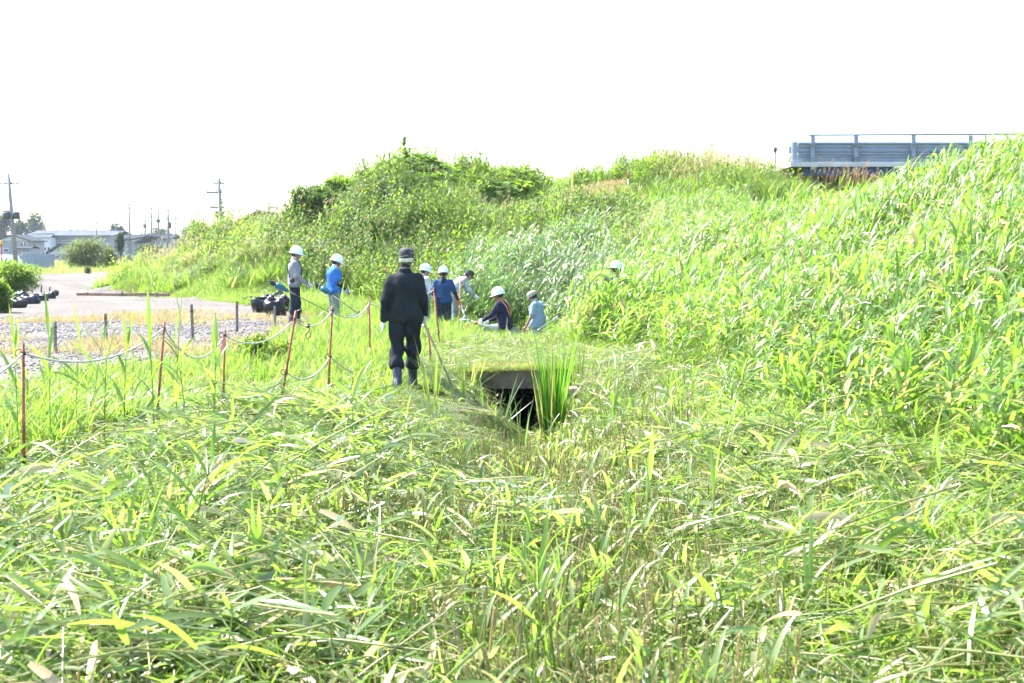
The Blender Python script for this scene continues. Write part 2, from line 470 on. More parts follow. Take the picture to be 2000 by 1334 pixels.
def p_reed(h=1.0, nl=9, LL=(.32, .5), W=(.028, .042), droop=(.9, 2.0), wind=.35, dryp=.08, start=.2):
    def fn(b, i):
        lean = U(.02, .12); la = U(-.5, .5)
        top = Vector((math.cos(la) * lean * h, math.sin(la) * lean * h, h * U(.85, 1.05)))
        pts = [top * t + Vector((0, 0, 0)) + Vector((top.x * (t * t - t), top.y * (t * t - t), 0)) for t in (0, .35, .7, 1)]
        b.tube(pts, [.0045, .004, .0032, .0018], 4, False, (U(0, 1), .15, 0))
        a = U(0, 6.28)
        for k in range(nl):
            t = start + (1 - start) * (k + .5 * U(0, 1)) / nl
            p = pts[0].lerp(top, t) + Vector((top.x * (t * t - t), top.y * (t * t - t), 0))
            a += math.pi + U(-.7, .7)
            az = math.atan2(math.sin(a), math.cos(a) + wind)
            dry = U(.5, 1) if random.random() < dryp * (2 - 1.6 * t) else U(0, .12)
            b.leaf(p, az, U(.75, 1.25), U(*LL) * (1.05 - .35 * abs(t - .6)), U(*W), U(*droop), 6, .28, U(-.8, .8), (U(0, 1), dry), U(-.4, .4), U(0, .5) if random.random() < .3 else 0, side=U(-.4, .4))
        b.leaf(top, U(0, 6.28), U(1.2, 1.5), U(.2, .34), U(*W) * .7, U(.2, .9), 5, .3, U(-.5, .5), (U(.4, 1), 0))
    return fn
def p_tuft(n=24, H=(.4, .75), W=(.008, .014), droop=(.5, 1.7), spread=.1, dryp=.1, el=(1.05, 1.5), nseg=5):
    def fn(b, i):
        for k in range(n):
            r = spread * math.sqrt(U(0, 1)); a = U(0, 6.28)
            az = a + U(-.9, .9)
            dry = U(.5, 1) if random.random() < dryp else U(0, .1)
            b.leaf((r * math.cos(a), r * math.sin(a), -.01), az, U(*el), U(*H), U(*W), U(*droop), nseg, 0, U(-1.2, 1.2), (U(0, 1), dry), U(-.5, .5), U(0, .6) if random.random() < .2 else 0, .7, side=U(-.7, .7))
    return fn
def p_litter(n=24, rad=.34, LL=(.22, .46), W=(.022, .042), hz=.13, stems=4, dryp=.14):
    def fn(b, i):
        main = U(0, 6.28)
        for k in range(n):
            r = rad * math.sqrt(U(0, 1)); a = U(0, 6.28)
            az = main + random.gauss(0, .75) + (math.pi if random.random() < .3 else 0)
            dry = U(.45, 1) if random.random() < dryp else U(0, .16)
            L = U(*LL)
            b.leaf((r * math.cos(a) - math.cos(az) * L * .4, r * math.sin(a) - math.sin(az) * L * .4, U(.01, hz)), az, U(-.05, .55), L, U(*W), U(.1, .95), 5, .22 if k % 2 else .34, U(-1.2, 1.2), (U(0, 1), dry), U(-.5, .5), 0, .5, side=U(-.9, .9))
        for k in range(stems):
            r = rad * U(0, 1); a = U(0, 6.28); az = main + random.gauss(0, .4); L = U(.3, .75); e = U(-.05, .22)
            d = Vector((math.cos(az) * math.cos(e), math.sin(az) * math.cos(e), math.sin(e)))
            c = Vector((r * math.cos(a), r * math.sin(a), U(.03, hz)))
            b.tube([c - d * L * .5, c + Vector((0, 0, .01)), c + d * L * .5], [.0045, .004, .003], 4, False, (U(.4, 1), U(.05, .6), 0))
    return fn
def p_stubble(n=11, H=(.08, .3), rad=.2):
    def fn(b, i):
        for k in range(n):
            r = rad * math.sqrt(U(0, 1)); a = U(0, 6.28); h = U(*H)
            d = Vector((random.gauss(0, .16), random.gauss(0, .16), 1)) * h
            p = Vector((r * math.cos(a), r * math.sin(a), -.01)); dry = U(.35, 1) if random.random() < .7 else U(0, .3)
            b.tube([p, p + d * .5, p + d], [.0048, .0042, .0036], 4, False, (U(0, 1), dry, 0))
            if random.random() < .5:
                b.leaf(p + d * U(.3, .95), U(0, 6.28), U(.3, 1.2), U(.08, .26), U(.014, .03), U(.3, 1.6), 4, .25, U(-1, 1), (U(0, 1), dry * U(.2, 1)), 0, .4, .5)
    return fn
def p_weed(h=.7, nst=5, nl=13, LL=(.05, .11), W=(.028, .05), spread=.14, dryp=.06, tips=0):
    def fn(b, i):
        for s in range(nst):
            a = U(0, 6.28); r = spread * U(.1, 1); hh = h * U(.6, 1.1)
            base = Vector((r * .5 * math.cos(a), r * .5 * math.sin(a), 0)); top = Vector((r * 1.6 * math.cos(a), r * 1.6 * math.sin(a), hh))
            b.tube([base, base.lerp(top, .55) + Vector((0, 0, .03)), top], [.0045, .0035, .002], 3, False, (.4, .3, 0))
            aa = U(0, 6.28)
            for k in range(nl):
                t = .15 + .85 * (k + U(0, .6)) / nl; aa += 2.4
                dry = U(.4, 1) if random.random() < dryp else U(0, .12)
                b.leaf(base.lerp(top, t), aa, U(.1, .9), U(*LL) * (1.15 - .5 * t), U(*W) * (1.1 - .5 * t), U(.2, 1.1), 3, .2, U(-.4, .4), (U(0, 1), dry), 0, 0, .25)
            for k in range(tips):
                b.leaf(top, U(0, 6.28), U(.7, 1.5), U(.1, .22), .014, U(.4, 1.2), 4, 0, 0, (U(0, 1), U(.7, 1)), 0, 0, .6)
    return fn
def p_plume(h=1.0):
    def fn(b, i):
        p_tuft(14, (.4, .8), (.009, .015), (.5, 1.5), .09, .18)(b, i)
        for k in range(4):
            a = U(0, 6.28); hh = h * U(.8, 1.1); top = Vector((.18 * math.cos(a), .18 * math.sin(a), hh))
            b.tube([(0, 0, 0), top * .6 + Vector((0, 0, .06)), top], [.003, .0025, .0015], 3, False, (.5, .6, 0))
            for q in range(7):
                b.leaf(top * U(.82, 1.02), a + U(-1.6, 1.6), U(.3, 1.3), U(.07, .16), U(.008, .014), U(.5, 1.4), 3, 0, 0, (U(0, 1), U(.75, 1)), 0, 0, .8)
    return fn
def p_vine(n=26, rad=.4, S=(.07, .13)):
    def fn(b, i):
        for k in range(n):
            r = rad * math.sqrt(U(0, 1)); a = U(0, 6.28); z = .12 + .22 * (1 - r / rad) * U(.4, 1.2); s = U(*S); az0 = U(0, 6.28)
            for q in (-1.15, 0, 1.15):
                b.leaf((r * math.cos(a), r * math.sin(a), z), az0 + q, U(-.1, .55), s, s * .8, U(.1, .7), 3, .12, U(-.2, .2), (U(0, 1), U(0, .08)), 0, 0, .25)
    return fn
def p_stone(b, i):
    rr = np.random.default_rng(40 + i)
    vs = []
    for z, n, r in ((-.7, 4, .6), (0, 6, 1.), (.7, 4, .55)): pass
    prof = [(.01, -.55), (.75, -.4), (1., .0), (.7, .42), (.01, .55)]
    b.lathe(prof, 6, sx=1.25)
    b.v = [tuple(np.array(p) * rr.uniform(.78, 1.2)) for p in b.v]

def scatter(name, patches, xy, s=1., sz=1., lean=(0, 0), label='', dz=0., zfun=None):
    """plant patches spread over the terrain: each is sheared to the local slope so that its stems stay upright"""
    n = len(xy); one = np.ones(n)
    x, y = xy[:, 0], xy[:, 1]
    zf = hgt if zfun is None else zfun
    z = zf(x, y) + dz; e = .3
    gx = (zf(x + e, y) - zf(x - e, y)) / (2 * e); gy = (zf(x, y + e) - zf(x, y - e)) / (2 * e)
    gx = np.clip(gx, -1, 1); gy = np.clip(gy, -1, 1)
    yaw = rng.uniform(0, 6.283, n); c, k = np.cos(yaw), np.sin(yaw)
    s = s * one; sz = sz * one * s
    lx = lean[0] * rng.uniform(.5, 1.5, n); ly = lean[1] * one
    M = np.zeros((n, 4, 4)); M[:, 3, 3] = 1
    M[:, 0, 0] = c * s; M[:, 0, 1] = -k * s; M[:, 0, 2] = lx * sz; M[:, 0, 3] = x
    M[:, 1, 0] = k * s; M[:, 1, 1] = c * s; M[:, 1, 2] = ly * sz; M[:, 1, 3] = y
    M[:, 2, 0] = (gx * c + gy * k) * s; M[:, 2, 1] = (-gx * k + gy * c) * s; M[:, 2, 2] = sz; M[:, 2, 3] = z
    me = bpy.data.meshes.new(name)
    me.vertices.add(n); me.vertices.foreach_set('co', np.stack([x, y, z], -1).astype('f').ravel())
    me.attributes.new('xf', 'FLOAT4X4', 'POINT').data.foreach_set('value', M.transpose(0, 2, 1).astype('f').ravel())
    me.attributes.new('pid', 'INT', 'POINT').data.foreach_set('value', rng.integers(0, len(patches), n).astype('i'))
    o = bpy.data.objects.new(name, me); COL.objects.link(o)
    tag(o, label, None, None, 'stuff')
    ng = bpy.data.node_groups.new(name + '_spread', 'GeometryNodeTree')
    ng.interface.new_socket('Geometry', in_out='INPUT', socket_type='NodeSocketGeometry')
    ng.interface.new_socket('Geometry', in_out='OUTPUT', socket_type='NodeSocketGeometry')
    N = ng.nodes.new; L = ng.links.new
    gi = N('NodeGroupInput'); go = N('NodeGroupOutput'); ip = N('GeometryNodeInstanceOnPoints'); jn = N('GeometryNodeJoinGeometry')
    for p in patches:
        ob = N('GeometryNodeObjectInfo'); ob.inputs['Object'].default_value = p; ob.inputs['As Instance'].default_value = False
        gt = N('GeometryNodeGeometryToInstance'); L(ob.outputs['Geometry'], gt.inputs[0]); L(gt.outputs[0], jn.inputs[0])
    def att(nm, ty):
        a = N('GeometryNodeInputNamedAttribute'); a.data_type = ty; a.inputs['Name'].default_value = nm; return a.outputs['Attribute']
    L(gi.outputs[0], ip.inputs['Points']); L(jn.outputs[0], ip.inputs['Instance'])
    ip.inputs['Pick Instance'].default_value = True
    L(att('pid', 'INT'), ip.inputs['Instance Index'])
    st = N('GeometryNodeSetInstanceTransform'); L(ip.outputs[0], st.inputs['Instances']); L(att('xf', 'FLOAT4X4'), st.inputs['Transform'])
    L(st.outputs[0], go.inputs[0])
    md = o.modifiers.new('spread', 'NODES'); md.node_group = ng
    return o
def jgrid(x0, x1, y0, y1, step, dens, margin=2., seed=0, jit=.42):
    """jittered grid of patch centres over a box, kept with probability dens(x, y), near the field of view"""
    g = np.random.default_rng(100 + seed)
    X, Y = np.meshgrid(np.arange(x0, x1, step), np.arange(y0, y1, step))
    x = (X + g.uniform(-jit, jit, X.shape) * step).ravel(); y = (Y + g.uniform(-jit, jit, X.shape) * step).ravel()
    k = (g.random(x.size) < dens(x, y)) & (np.abs(x) < .357 * y + margin)
    return np.stack([x[k], y[k]], -1)
def sample(n, x0, x1, y0, y1, dens, margin=2.2, seed=0):
    """n tries over a box, kept with probability dens(x, y), near the field of view"""
    g = np.random.default_rng(100 + seed)
    x = g.uniform(x0, x1, n); y = g.uniform(y0, y1, n)
    d = dens(x, y) * (np.abs(x) < .357 * y + margin)
    k = g.random(n) < d
    return np.stack([x[k], y[k]], -1)
def foot(y): return np.interp(y, [3, 9, 13, 16, 20, 23, 26, 31, 37, 42, 48, 55, 62], [4.2, 3.5, 3.3, 3.1, 2.55, 2.05, 1.65, 1.35, .2, -2.6, -7.5, -14.2, -16.8])
def fence(y): return np.interp(y, [3, 8.5, 10.5, 13.8, 14.6, 15.1, 16.1, 21.6, 30, 40], [-3.4, -3.5, -3.55, -3.3, -2.9, -2.55, -2.3, -2.2, -1.9, -2.5])
def in_ditch(x, y):
    return np.exp(-((x - ditch_x(y)) / .75) ** 2) * (y < 19.2)
def off_culvert(x, y): return ~((y > 18.55) & (y < CULV_Y1 + .1) & (np.abs(x - .12) < .95))
def mown(x, y, soft=.5):
    e = (fbm(x, y, 1.2, 8) - .5) * 1.1
    return sstep(-soft, soft, x - fence(y) + e) * sstep(-soft, soft, foot(y) - x + e) * (y < 40)

cullitter = proto(p_litter(24, .32, (.08, .23), (.008, .019), .08, 4, .13), 8, CUT)
biglitter = proto(p_litter(10, .3, (.18, .34), (.017, .029), .10, 2, .12), 6, CUT)
finelitter = proto(p_litter(18, .3, (.10, .25), (.008, .018), .07, 4, .2), 6, CUT)
stub = proto(p_stubble(), 6, CUT)
reeds = proto(p_reed(1.0, 9, (.34, .52), (.032, .05), (.9, 2.1), .5), 7, REED)
youngreeds = proto(p_reed(.62, 6, (.3, .46), (.024, .038), (.5, 1.5), .1), 5, REED)
grasses = proto(p_tuft(), 5, GRASS)
broadgrass = proto(p_tuft(16, (.4, .72), (.02, .034), (.3, 1.5), .09, .05), 5, REED)
shortg = proto(p_tuft(34, (.08, .26), (.006, .011), (.3, 1.6), .17, .18, (.6, 1.5), 4), 5, GRASS)
strawg = proto(p_tuft(24, (.06, .22), (.005, .009), (.3, 1.5), .16, .5, (.6, 1.5), 3), 4, STRAW)
weeds = proto(p_weed(.7, 5, 12, (.07, .15), (.04, .075), .16), 5, WEED)
darkweeds = proto(p_weed(.8, 6, 15, (.07, .14), (.03, .05), .2), 4, DARKW)
plumes = proto(p_plume(), 5, GRASS)
bluereeds = proto(p_reed(1.5, 13, (.35, .55), (.028, .042), (.8, 1.9), .9, .04), 5, REEDB)
vines = proto(p_vine(), 4, WEED)
stones = proto(p_stone, 4, plain('gravel_stone', (.19, .178, .168), .85, var=.35, scale=3))

fr = lambda xy, lo, hi: rng.uniform(lo, hi, len(xy))
# --- patches
PA_BROAD = patch([(cullitter, 6, (.8, 1.25), .25, (0, .06)), (biglitter, 3, (.8, 1.25), .28, (0, .08)), (finelitter, 3, (.9, 1.3), .2, (0, .05)), (stub, 4, (.6, 1.1), .15, (0, 0)), (shortg, 11, (.6, 1.35), .15, (0, 0)), (broadgrass, 1, (.25, .5), .3, (0, 0))], .52, 8)
PA_HEAP = patch([(biglitter, 8, (.85, 1.35), .32, (0, .14)), (cullitter, 5, (.9, 1.3), .3, (0, .12)), (shortg, 2, (.8, 1.4), .2, (0, .05))], .48, 7)
PA_STUB = patch([(stub, 18, (.6, 1.25), .12, (0, 0)), (finelitter, 5, (.8, 1.25), .15, (0, .04)), (cullitter, 1, (.6, 1.0), .15, (0, .05)), (shortg, 11, (.6, 1.25), .12, (0, 0)), (strawg, 5, (.6, 1.1), .2, (0, 0)), (broadgrass, 1, (.25, .4), .2, (0, 0))], .5, 8)
PA_FINE = patch([(finelitter, 7, (.7, 1.2), .15, (0, .03)), (shortg, 11, (.5, 1.0), .1, (0, 0)), (cullitter, 2, (.6, 1.), .15, (0, .04)), (stub, 2, (.4, .7), .1, (0, 0)), (strawg, 4, (.6, 1.2), .2, (0, 0))], .5, 8)
PA_UP = patch([(broadgrass, 2, (.5, .85), .15, (0, 0)), (youngreeds, 1, (.6, .95), .12, (0, 0)), (grasses, 2, (.5, .8), .15, (0, 0))], .35, 6)
PA_SHORT = patch([(shortg, 24, (.7, 1.5), .1, (0, 0)), (finelitter, 2, (.6, 1.0), .1, (0, .04)), (weeds, 1, (.15, .35), .1, (0, 0))], .5, 5)
PA_ROAD = patch([(grasses, 14, (.55, 1.0), .12, (0, 0)), (broadgrass, 9, (.5, .95), .12, (0, 0)), (shortg, 6, (.8, 1.4), .1, (0, 0))], .5, 6)
PA_YOUNG = patch([(youngreeds, 2, (.8, 1.25), .06, (0, 0))], .35, 5)
PA_LEVEE = patch([(reeds, 20, (.72, 1.12), .12, (0, 0)), (grasses, 8, (.7, 1.1), .12, (0, 0))], .62, 6)
PA_LEVF = patch([(reeds, 18, (.5, .8), .14, (0, 0)), (grasses, 16, (.6, 1.0), .12, (0, 0))], .6, 4)
PA_MGRASS = patch([(broadgrass, 20, (.8, 1.5), .16, (0, 0)), (grasses, 8, (.9, 1.4), .15, (0, 0)), (plumes, 1, (.7, 1.1), .1, (0, 0))], .95, 5)
PA_MPLUME = patch([(plumes, 5, (.75, 1.25), .12, (0, 0)), (broadgrass, 16, (.8, 1.4), .14, (0, 0)), (grasses, 8, (.9, 1.4), .12, (0, 0))], .9, 5)
PA_MWEED = patch([(weeds, 14, (.8, 1.6), .15, (0, 0)), (broadgrass, 8, (.8, 1.3), .15, (0, 0))], .8, 5)
PA_MDARK = patch([(darkweeds, 13, (.8, 1.4), .14, (0, 0))], .7, 3)
PA_VINE = patch([(vines, 12, (1., 1.7), .2, (.1, .35))], .8, 4)
PA_BLUE = patch([(bluereeds, 14, (.75, 1.12), .1, (0, 0))], .6, 5)
PA_STRAW = patch([(strawg, 16, (.7, 1.6), .1, (0, 0))], .5, 4)
PA_STONE = patch([(stones, 34, (.010, .03), .5, (.014, .02))], .6, 4)
PA_FARG = patch([(shortg, 14, (1.5, 3.), .1, (0, 0)), (strawg, 18, (2., 3.5), .1, (0, 0))], 2.6, 3)

mid_strip = lambda x, y: np.exp(-((x - np.interp(y, [5, 9, 13, 17], [.3, .45, .5, .2])) / np.interp(y, [5, 9, 13], [.8, 1.15, .9])) ** 2)
low = lambda XY: 1 - .7 * np.exp(-((XY[:, 0] + 1.25) / 1.0) ** 4 - ((XY[:, 1] - 15.6) / 2.4) ** 4) - .35 * np.exp(-((XY[:, 0] - fence(XY[:, 1]) - .3) / .6) ** 2)
heap = lambda x, y: np.clip(sstep(.46, .6, fbm(x, y, 1.7, 21)) + .45 * (x < -1.0) * (y < 11) + .35 * (x > 1.7) * (y < 12), 0, 1) * (1 - .8 * np.exp(-((x - fence(y) - .2) / .7) ** 2)) * (1 - mid_strip(x, y)) * sstep(15, 12.5, y)
# the mown ground is shared out between kinds of patch
XY = jgrid(-8, 8, 4.2, 37, .56, lambda x, y: mown(x, y) * off_culvert(x, y) * (1 - .15 * in_ditch(x, y) * (y > 13.5)), 1.3, 1)
x, y = XY.T; pick = np.random.default_rng(9).random(len(XY))
w_fine = sstep(13.5, 18.5, y + (fbm(x, y, 2, 22) - .5) * 5 + 2.8 * np.exp(-((x + 1.4) / 1.0) ** 2)); w_stub = np.clip(mid_strip(x, y) * 1.15, 0, 1) * (1 - w_fine)
w_short = sstep(21, 27, y) * .7
kind = np.where(pick < w_stub, 1, np.where(pick < w_stub + w_fine * (1 - w_short), 2, np.where(pick < w_stub + w_fine, 3, 0)))
scatter('cut_reed_litter', PA_BROAD, XY[kind == 0], fr(XY[kind == 0], .85, 1.2), low(XY[kind == 0]), label='broad green reed leaves cut and strewn over the foreground')
scatter('reed_stubble', PA_STUB, XY[kind == 1], fr(XY[kind == 1], .85, 1.15), low(XY[kind == 1]), label='short cut reed stubble standing in the mown strip')
scatter('fine_grass_clippings', PA_FINE, XY[kind == 2], fr(XY[kind == 2], .85, 1.2), low(XY[kind == 2]), label='fine pale clippings of mown grass over the middle ground')
scatter('short_mown_grass', PA_SHORT, XY[kind == 3], fr(XY[kind == 3], .7, 1.1), low(XY[kind == 3]), label='short bright mown grass around the workers')
XY = jgrid(-5, 6, 5, 17, .62, lambda x, y: mown(x, y) * np.clip(.10 + .55 * sstep(2.2, 1.0, foot(y) - x) + .2 * (x < -1.2) * (y < 9.5), 0, 1) * (1 - np.exp(-((x + 1.3) / 1.1) ** 4) * (y > 12)), 1.3, 22)
scatter('upright_regrowth', PA_UP, XY, fr(XY, .75, 1.15), label='upright green shoots standing between the cut reeds')
XY = jgrid(-8, 8, 4.2, 18, .6, lambda x, y: mown(x, y) * heap(x, y), 1.3, 2)
scatter('heaped_cut_reeds', PA_HEAP, XY, fr(XY, .8, 1.25), label='heaps of freshly cut broad reed leaves', dz=.02)
def strip(x, y): return sstep(-.25, .25, fence(y) - np.interp(y, [8, 10.4, 11.5, 13.5, 16], [1.2, .75, .45, .35, .3]) - x) * sstep(-.6, .3, x - np.interp(y, [3, 12, 17, 19, 22, 28, 34], [-9, -7.4, -6.3, -5.4, -4.4, -3.7, -4.0])) * sstep(7.6, 8.8, y)
XY = jgrid(-10, -1.5, 7.5, 19, .5, lambda x, y: strip(x, y) * sstep(20, 16, y), 1.2, 3)
scatter('roadside_grass', PA_ROAD, XY, fr(XY, .75, 1.15), np.interp(XY[:, 1], [8, 9.5, 12, 14, 16], [.8, 1.15, .95, .55, .35]), label='tall upright grass growing along the rope fence')
XY = jgrid(-9, -2.2, 8.3, 14, .6, lambda x, y: strip(x, y) * .4, 1.0, 4)
scatter('roadside_young_reeds', PA_YOUNG, XY, fr(XY, .8, 1.25), label='scattered young reeds rising over the roadside grass')
vg = lambda x, y: sstep(-.3, .3, fence(y) + .4 - x) * (~gravel_mask(x, y)) * (x < foot(y))
XY = jgrid(-16, 0, 16, 57, .62, lambda x, y: vg(x - .3, y) * sstep(15, 18, y), 1.4, 5)
scatter('verge_grass', PA_SHORT, XY, fr(XY, .9, 1.3), fr(XY, .7, 1.4), label='low green grass of the verge between gravel and rope')
XY = jgrid(-8, 0, 29, 47, .6, lambda x, y: sstep(.35, .6, fbm(x, y, 2, 77)) * vg(x, y) * (~gravel_mask(x - .5, y)) * .8, 1.4, 6)
scatter('verge_tall_grass', PA_ROAD, XY, fr(XY, .8, 1.1), .75, label='taller grass round the two brush-cutter workers')
# --- right levee slope
def crest_x(y): return np.interp(y, [8, 17, 24, 34, 40, 46, 52], [12, 10.5, 10, 10, 10, 9, 8])
def slope(x, y): return sstep(-.4, .3, x - foot(y) + (fbm(x, y, 1.1, 41) - .5) * .9) * (x > -1.2) * (x < crest_x(y))
XY = jgrid(-1, 14, 7.5, 38, .74, slope, 1.4, 7)
dd = XY[:, 0] - foot(XY[:, 1])
XY = np.concatenate([XY, [(1.65, 25.6), (1.95, 25.9), (2.3, 25.6), (1.8, 26.3), (2.15, 26.5), (1.5, 24.9), (2.45, 26.4), (1.9, 25.2)]]); dd = XY[:, 0] - foot(XY[:, 1])
hsc = (.72 + .28 * sstep(-.1, 1.0, dd)) * (.82 + .36 * fbm(XY[:, 0], XY[:, 1], 2.5, 43)); hsc[-8:] = 1.06
scatter('levee_reeds', PA_LEVEE, XY, fr(XY, .85, 1.12), hsc, (.22, 0), label='tall arching reeds covering the levee slope on the right')
XY = jgrid(-1, 12, 37, 52, .78, slope, 1.4, 8)
scatter('levee_far_reeds', PA_LEVF, XY, fr(XY, .9, 1.2), .85 * (.8 + .4 * fbm(XY[:, 0], XY[:, 1], 2.5, 43)), (.2, 0), label='lower bright reeds where the levee slope turns to the mound')
# --- far embankment and mound
def far(x, y): return sstep(-.6, .5, x - foot(y) + (fbm(x, y, 2., 51) - .5) * 1.5) * (y > 37)
def dirt(x, y): return np.clip(1.5 * np.exp(-((x - 3.3) / 2.1) ** 4 - ((y - 57) / 5.5) ** 4), 0, 1)
leftp = lambda x, y: sstep(-5.5, -9.0, x + (fbm(x, y, 3, 57) - .5) * 4)
nofwd = lambda x, y: 1 - sstep(3., 4.5, x) * sstep(55, 52, y)
XY = jgrid(-21, 11, 38, 64.5, .92, lambda x, y: far(x, y) * (1 - dirt(x, y)) * nofwd(x, y), .8, 9)
x, y = XY.T; pick = np.random.default_rng(8).random(len(XY))
wl = leftp(x, y); ww = sstep(.36, .52, fbm(x, y, 2.4, 53)) * (1 - .7 * wl); wd = sstep(.62, .70, fbm(x, y, 1.9, 55)) * (x < 3) * .6
kind = np.where(pick < wd, 3, np.where(pick < wd + ww, 2, np.where(rng.random(len(XY)) < .15 + .65 * wl, 1, 0)))
scatter('mound_grass', PA_MGRASS, XY[kind == 0], fr(XY[kind == 0], .85, 1.15), fr(XY[kind == 0], .8, 1.25), (.16, 0), label='tall green grass growing all over the mound')
scatter('mound_plume_grass', PA_MPLUME, XY[kind == 1], fr(XY[kind == 1], .85, 1.15), fr(XY[kind == 1], .8, 1.2), (.1, 0), label='seeding brownish grass over the flank of the mound')
scatter('mound_weeds', PA_MWEED, XY[kind == 2], fr(XY[kind == 2], .85, 1.3), fr(XY[kind == 2], .6, 1.6), label='leafy weeds in clumps over the mound')
scatter('mound_dark_weeds', PA_MDARK, XY[kind == 3], fr(XY[kind == 3], .85, 1.2), label='darker weeds in hollows of the mound')
XY = jgrid(-6, 6, 52, 64, .9, lambda x, y: np.exp(-((x + 1.6) / 2.4) ** 2 - ((y - 58.5) / 3.5) ** 2), 1., 10)
scatter('mound_vine', PA_VINE, XY, fr(XY, .9, 1.2), label='creeping broad-leaved vine over the crest of the mound', dz=.2)
XY = jgrid(-3, 4, 36.5, 46, .62, lambda x, y: np.exp(-(((x - .2) / 1.9) ** 4)) * sstep(36.5, 38.2, y + (fbm(x, y, 1, 61) - .5) * 2) * sstep(46, 43, y), 1., 11)
scatter('reed_stand', PA_BLUE, XY, fr(XY, .9, 1.1), fr(XY, .8, 1.1), (.28, 0), label='bluish green stand of wind-bent reeds behind the workers')
# --- dry grass of the crest path and the gravel yard
XY = jgrid(-2, 14, 50, 66, .6, lambda x, y: np.clip(dirt(x, y) * 1.4, 0, 1) * .45, 1., 12)
scatter('crest_dry_grass', PA_STRAW, XY, fr(XY, .9, 1.5), 1., label='yellow dry grass on the levee crest path')
band = lambda x, y: np.clip(np.exp(-((y - 33.5 - (fbm(x, y, 3, 71) - .5) * 4) / 1.6) ** 2) + .9 * np.exp(-((y - 24.5 - (fbm(x, y, 3, 72) - .5) * 3 + (x + 5) * .2) / 1.5) ** 2) + .9 * np.exp(-((x + 4.3 + (fbm(x, y, 2, 73) - .5) * 2) / 1.0) ** 2), 0, 1) * sstep(.42, .66, fbm(x, y, 1.3, 74)) * .75
XY = jgrid(-18, -2.4, 17, 45, .55, band, 1., 13)
scatter('yard_dry_grass', PA_STRAW, XY, fr(XY, .8, 1.2), .9, label='yellowed sparse grass bands on the gravel yard')
XY = jgrid(-12, -3.5, 16, 36, .8, lambda x, y: gravel_mask(x, y) * 1., .5, 14)
scatter('loose_gravel', PA_STONE, XY, fr(XY, .9, 1.1), label='loose grey gravel stones on the yard')
XY = jgrid(-75, -10, 55, 140, 2.8, lambda x, y: .8 * (~gravel_mask(x - 1.5, y)) * (~gravel_mask(x + 1.5, y)) * sstep(-1, 2, foot(np.minimum(y, 62)) - x + np.maximum(0, y - 62) * .1), 3, 15)
scatter('far_field_grass', PA_FARG, XY, 1., label='pale green grass strip beyond the gravel path')
# ------------------------------------------------------------------ shared materials for built things
CONC = plain('damp_concrete', (.12, .098, .072), .9, var=.5, scale=4, bump=.5, bscale=30)
RUST = plain('rusty_red_steel', (.30, .085, .045), .6, var=.35, scale=14, bump=.2, bscale=60)
RUSTR = plain('dark_rust', (.10, .045, .03), .7, var=.3, scale=20)
ROPE = plain('pale_rope', (.50, .48, .43), .8, var=.15, scale=60, bump=.6, bscale=240)
GREYW = plain('weathered_wood', (.16, .145, .125), .85, var=.25, scale=12, bump=.4)
WOOD = plain('worn_wood', (.28, .21, .13), .7, var=.2, scale=14, bump=.3)
PINK = plain('pink_tape', (.75, .25, .27), .6, var=.1)
BLACKBAG = plain('black_plastic', (.008, .008, .010), .3, var=.3, scale=5, bump=.8, bscale=12, spec=.35)
STEEL = plain('galvanised_steel', (.21, .25, .30), .7, .1, var=.08, scale=3, bump=.1)
STEELD = plain('stained_steel', (.15, .17, .19), .55, .25, var=.3, scale=2.5)
BLUEG = plain('blue_painted_steel', (.03, .07, .19), .5, var=.2, scale=2)
BROWNG = plain('brown_steel', (.09, .04, .03), .7, var=.3, scale=2)
POLEC = plain('pole_concrete', (.20, .20, .20), .85, var=.15, scale=2)
DARKM = plain('dark_metal', (.05, .055, .06), .5, .2, var=.2)
PORC = plain('white_porcelain', (.7, .7, .7), .3, var=.05)
WHITEP = plain('white_wall', (.5, .53, .56), .8, var=.08, scale=.4)
CREAMW = plain('pale_grey_wall', (.24, .25, .28), .8, var=.12, scale=.4)
ROOFD = plain('dark_roof_tile', (.045, .05, .06), .95, var=.2, scale=1.5, spec=.05)
ROOFL = plain('grey_metal_roof', (.09, .10, .12), .95, var=.1, scale=1., spec=.05)
WINM = plain('dark_window', (.03, .04, .05), .15, var=.1)
BLUEF = plain('blue_grey_sheet', (.22, .27, .32), .6, var=.1, scale=.5)
BARK = plain('bark', (.09, .07, .05), .9, var=.3, scale=10, bump=.6)
CLAY = plain('pink_clay', (.42, .27, .22), .8, var=.2, scale=9, bump=.3)
BOARD = plain('brown_board', (.26, .17, .11), .75, var=.3, scale=3, bump=.3)
YEL = plain('yellow_paint', (.6, .38, .05), .5)
WHT = plain('white_paint', (.75, .75, .73), .5, var=.05)
FARL = leafmat('far_tree_leaf', (.03, .06, .02), (.06, .10, .03), (.1, .08, .04), (.08, .14, .03), .3, .6, .2)
OLIVE = leafmat('willow_leaf', (.06, .10, .03), (.12, .16, .05), (.25, .2, .1), (.22, .30, .06), .4, .55, .25)

def part(b, name, mat, par, smooth=True, **kw): return b.build(name, mat, par, smooth, **kw)

